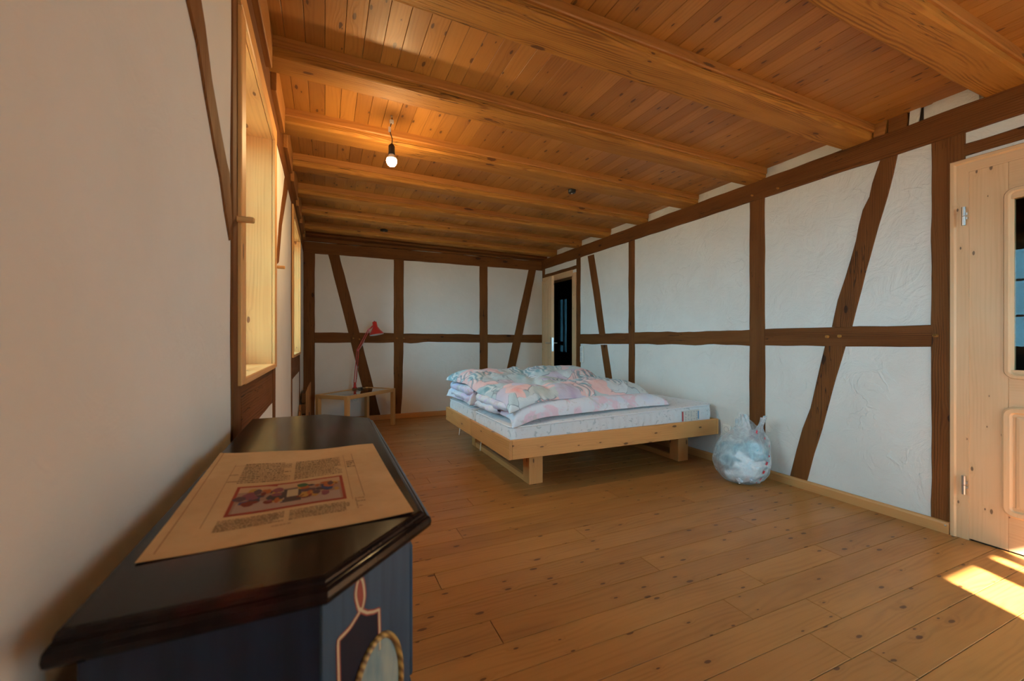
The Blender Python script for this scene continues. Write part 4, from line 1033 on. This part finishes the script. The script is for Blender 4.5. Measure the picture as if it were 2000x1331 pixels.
# two ragged handle flaps above the mouth
for a0, w_, hh, lean in ((R(195), 1.2, .110, (-.005, .0)), (R(300), 2.2, .090, (.015, -.01)), (R(80), 2.6, .06, (-.02, -.02))):
    rows2 = []
    for k in range(9):
        f = k/8; ww = w_*(1-.5*f**.8); zz = .412+hh*f
        rows2.append([bagpt(a0+ww*(j/14-.5), .412)*1.0+Vector((lean[0]*f+.012*math.sin(j*1.3+f*4)*f, lean[1]*f+.012*math.cos(j*1.7)*f, hh*f)) for j in range(15)])
    mb.grid(rows2)
mb.build('film', 'film', bag, fix=False)
for k, (a, z, s_, col) in enumerate([(R(250), .13, .105, (.20, .45, .50)), (R(200), .20, .095, (.25, .48, .53)), (R(300), .16, .11, (.80, .82, .84)), (R(270), .24, .085, (.30, .55, .60)), (R(225), .10, .09, (.75, .77, .80)), (R(20), .15, .10, (.70, .72, .75)), (R(120), .18, .10, (.22, .40, .45)), (R(330), .09, .085, (.28, .52, .58)), (R(280), .10, .10, (.82, .83, .85))]):
    bm = bmesh.new(); bmesh.ops.create_icosphere(bm, subdivisions=4, radius=1)
    for v in bm.verts:
        n_ = mnoise.noise(v.co*1.7+Vector((k*5, 0, 0)))*.45+abs(mnoise.noise(v.co*3.6+Vector((k*5, 2, 0))))*.5-.15; v.co = v.co*(1+n_*.6)*s_
    me = bpy.data.meshes.new('crumpled_paper'); bm.to_mesh(me); bm.free()
    nm = 'paper_%d' % k; M[nm] = plain(nm, col, .85); me.materials.append(M[nm])
    o = bpy.data.objects.new('crumpled_paper', me); COL.objects.link(o); o.parent = bag
    rr_ = bagr(a, z)-s_*1.20; o.location = (max(rr_, .0)*math.cos(a), max(rr_, .0)*math.sin(a)*.92, max(z, s_*1.15)); o.rotation_euler = (k, k*.7, a)
for k, (a, z, w_, h_, rl_) in enumerate(((R(238), .165, .12, .030, .05), (R(250), .120, .13, .040, -.25), (R(205), .085, .08, .040, .2), (R(285), .155, .10, .05, .45), (R(225), .215, .07, .025, -.5))):
    rows = []
    for i in range(13):
        u_ = i/12*2-1; rows.append([])
        for j in range(6):
            v_ = j/5*2-1; du = u_*w_*math.cos(rl_)-v_*h_*math.sin(rl_); dz = u_*w_*math.sin(rl_)+v_*h_*math.cos(rl_)
            rows[-1].append(bagpt(a+du/.2, max(.02, min(.35, z+dz)), -.004-.002*math.sin(u_*3+v_*2+k)))
    MB().grid(rows).build('paper_sheet', 'piping', bag, fix=False)
M['print_red'] = plain('bag_red_print', (.62, .03, .05), .5); M['print_grey'] = plain('bag_grey_print', (.25, .36, .40), .6)
ob, sb = (1380, 780), 7.394
def on_bag(px, py):
    r_ = ray(px, py); o0 = Vector((0, 0, CAM_H)); best = None
    for k in range(400):
        t_ = 2.2+k*.004; q = o0+r_*t_-bagp
        if 0 < q.z < .41:
            ln_ = .075*sm(.22, .5, q.z); qx, qy = q.x-ln_*.9, (q.y+ln_*.4)/.92; a = math.atan2(qy, qx)
            if math.hypot(qx, qy) < bagr(a, q.z): return a, q.z
    return None
crosses = [(865, 930, 22), (818, 1055, 21), (775, 1160, 18), (895, 825, 12), (720, 472, 20), (832, 568, 14), (898, 680, 14), (715, 1205, 10)]
def stamp(mb, a, z, quads, sc, rot, off=.002):
    for x_0, x_1, z_0, z_1 in quads:
        P_ = []
        for x_, z_ in ((x_0, z_0), (x_1, z_0), (x_1, z_1), (x_0, z_1)):
            xr = x_*math.cos(rot)-z_*math.sin(rot); zr = x_*math.sin(rot)+z_*math.cos(rot); zz = min(max(z+zr*sc, .003), .41)
            P_.append(bagpt(a+xr*sc/.19, zz, off))
        mb.add(P_, [(0, 1, 2, 3)])
mg = MB()
for k, (x_, y_, s_) in enumerate(crosses):
    px, py = crop(ob, sb, [(x_, y_)])[0]; h_ = on_bag(px, py)
    if h_ is None: h_ = (R(-12-k*5), max(.06, .36-k*.04))
    sc = s_/sb*.0039*1.35; rot = .35
    mb = MB(); stamp(mb, *h_, [(-1, 1, -.33, .33), (-.33, .33, -1, 1)], sc, rot, .003); mb.build('cross_print', 'print_red', bag, fix=False)
    for q_ in range(4):
        stamp(mg, h_[0]-.02, h_[1]-.028-.006*q_, [(-1.6+random.uniform(-.3, .3), -.2, -.12, .12), (0, 1.3+random.uniform(-.3, .3), -.12, .12)], .012, .25, .003)
tag(mg.build('text_print', 'print_grey', bag, fix=False), kind='stuff')

# ================================================================ SMALL FITTINGS
def socket(loc, nrm_x, label):
    o = tag(empty('wall_socket', loc), label, 'socket', 'white wall sockets'); o.rotation_euler = (0, 0, nrm_x)      # local -Y faces the room
    MB().box(-.040, .040, -.012, 0, -.040, .040, bev=.005).build('cover_plate', 'white_plastic', o)
    mt_ = Matrix.Translation((0, -.0125, 0)) @ Matrix.Rotation(R(90), 4, 'X')
    MB().lathe([(.024, 0), (.022, .001), (.020, -.008), (0, -.008)], 20, mat=mt_).build('plug_well', plain('socket_grey', (.35, .35, .33), .5), o)
    for s_ in (-1, 1): MB().tube([(s_*.0095, -.010, 0), (s_*.0095, -.003, 0)], .0028, 8).build('contact_hole', 'black', o)
socket((XR-.004, 2.567, .310), R(-90), 'white wall socket between the bed and the plastic bag')
socket((.369, YB-.004, .298), 0, 'small white wall socket under the glass-top table')
sw = tag(empty('light_switch', (XR-.004, 4.815, .893)), 'tall white multi-gang switch plate beside the far door', 'switch')
MB().box(-.012, 0, -.036, .036, -.108, .108, bev=.004).build('cover_plate', 'white_plastic', sw)
for k in range(3): MB().box(-.017, -.010, -.026, .026, -.098+k*.068, -.040+k*.068, bev=.003).build('rocker', plain('switch_ivory', (.66, .65, .60), .4), sw)

# boards and rack by the far window
rk = tag(empty('wooden_rack', (-.20, 5.22, 0)), 'low wooden rack with rounded side boards under the far window', 'rack')
def sideboard(y, hgt):
    prof = [(.004, 0), (.045, 0), (.045, hgt), (.037, hgt-.004), (.016, hgt-.04), (.004, hgt-.07)]
    MB().prism([(x_, y, z_) for x_, z_ in prof], (0, .022, 0)).build('side_board', 'fillet_z', rk)
sideboard(-.05, .58); sideboard(.40, .58)
for z_ in (.03, .15, .27, .39): MB().box(-.038, .003, -.05, .42, z_, z_+.105, bev=.003).build('slat', 'timber_y', rk)
bd = MB(); bd.prism([(0, -.62, .0), (0, .0, .0), (0, .0, .40), (0, -.015, .405), (0, -.62, .16)], (.018, 0, 0))
o = tag(bd.build('leaning_board', 'fillet_y'), 'tapered pine board leaning on the left wall behind the chest', 'board'); o.location = (-.226, 4.93, .003); o.rotation_euler = (0, R(-3), 0)
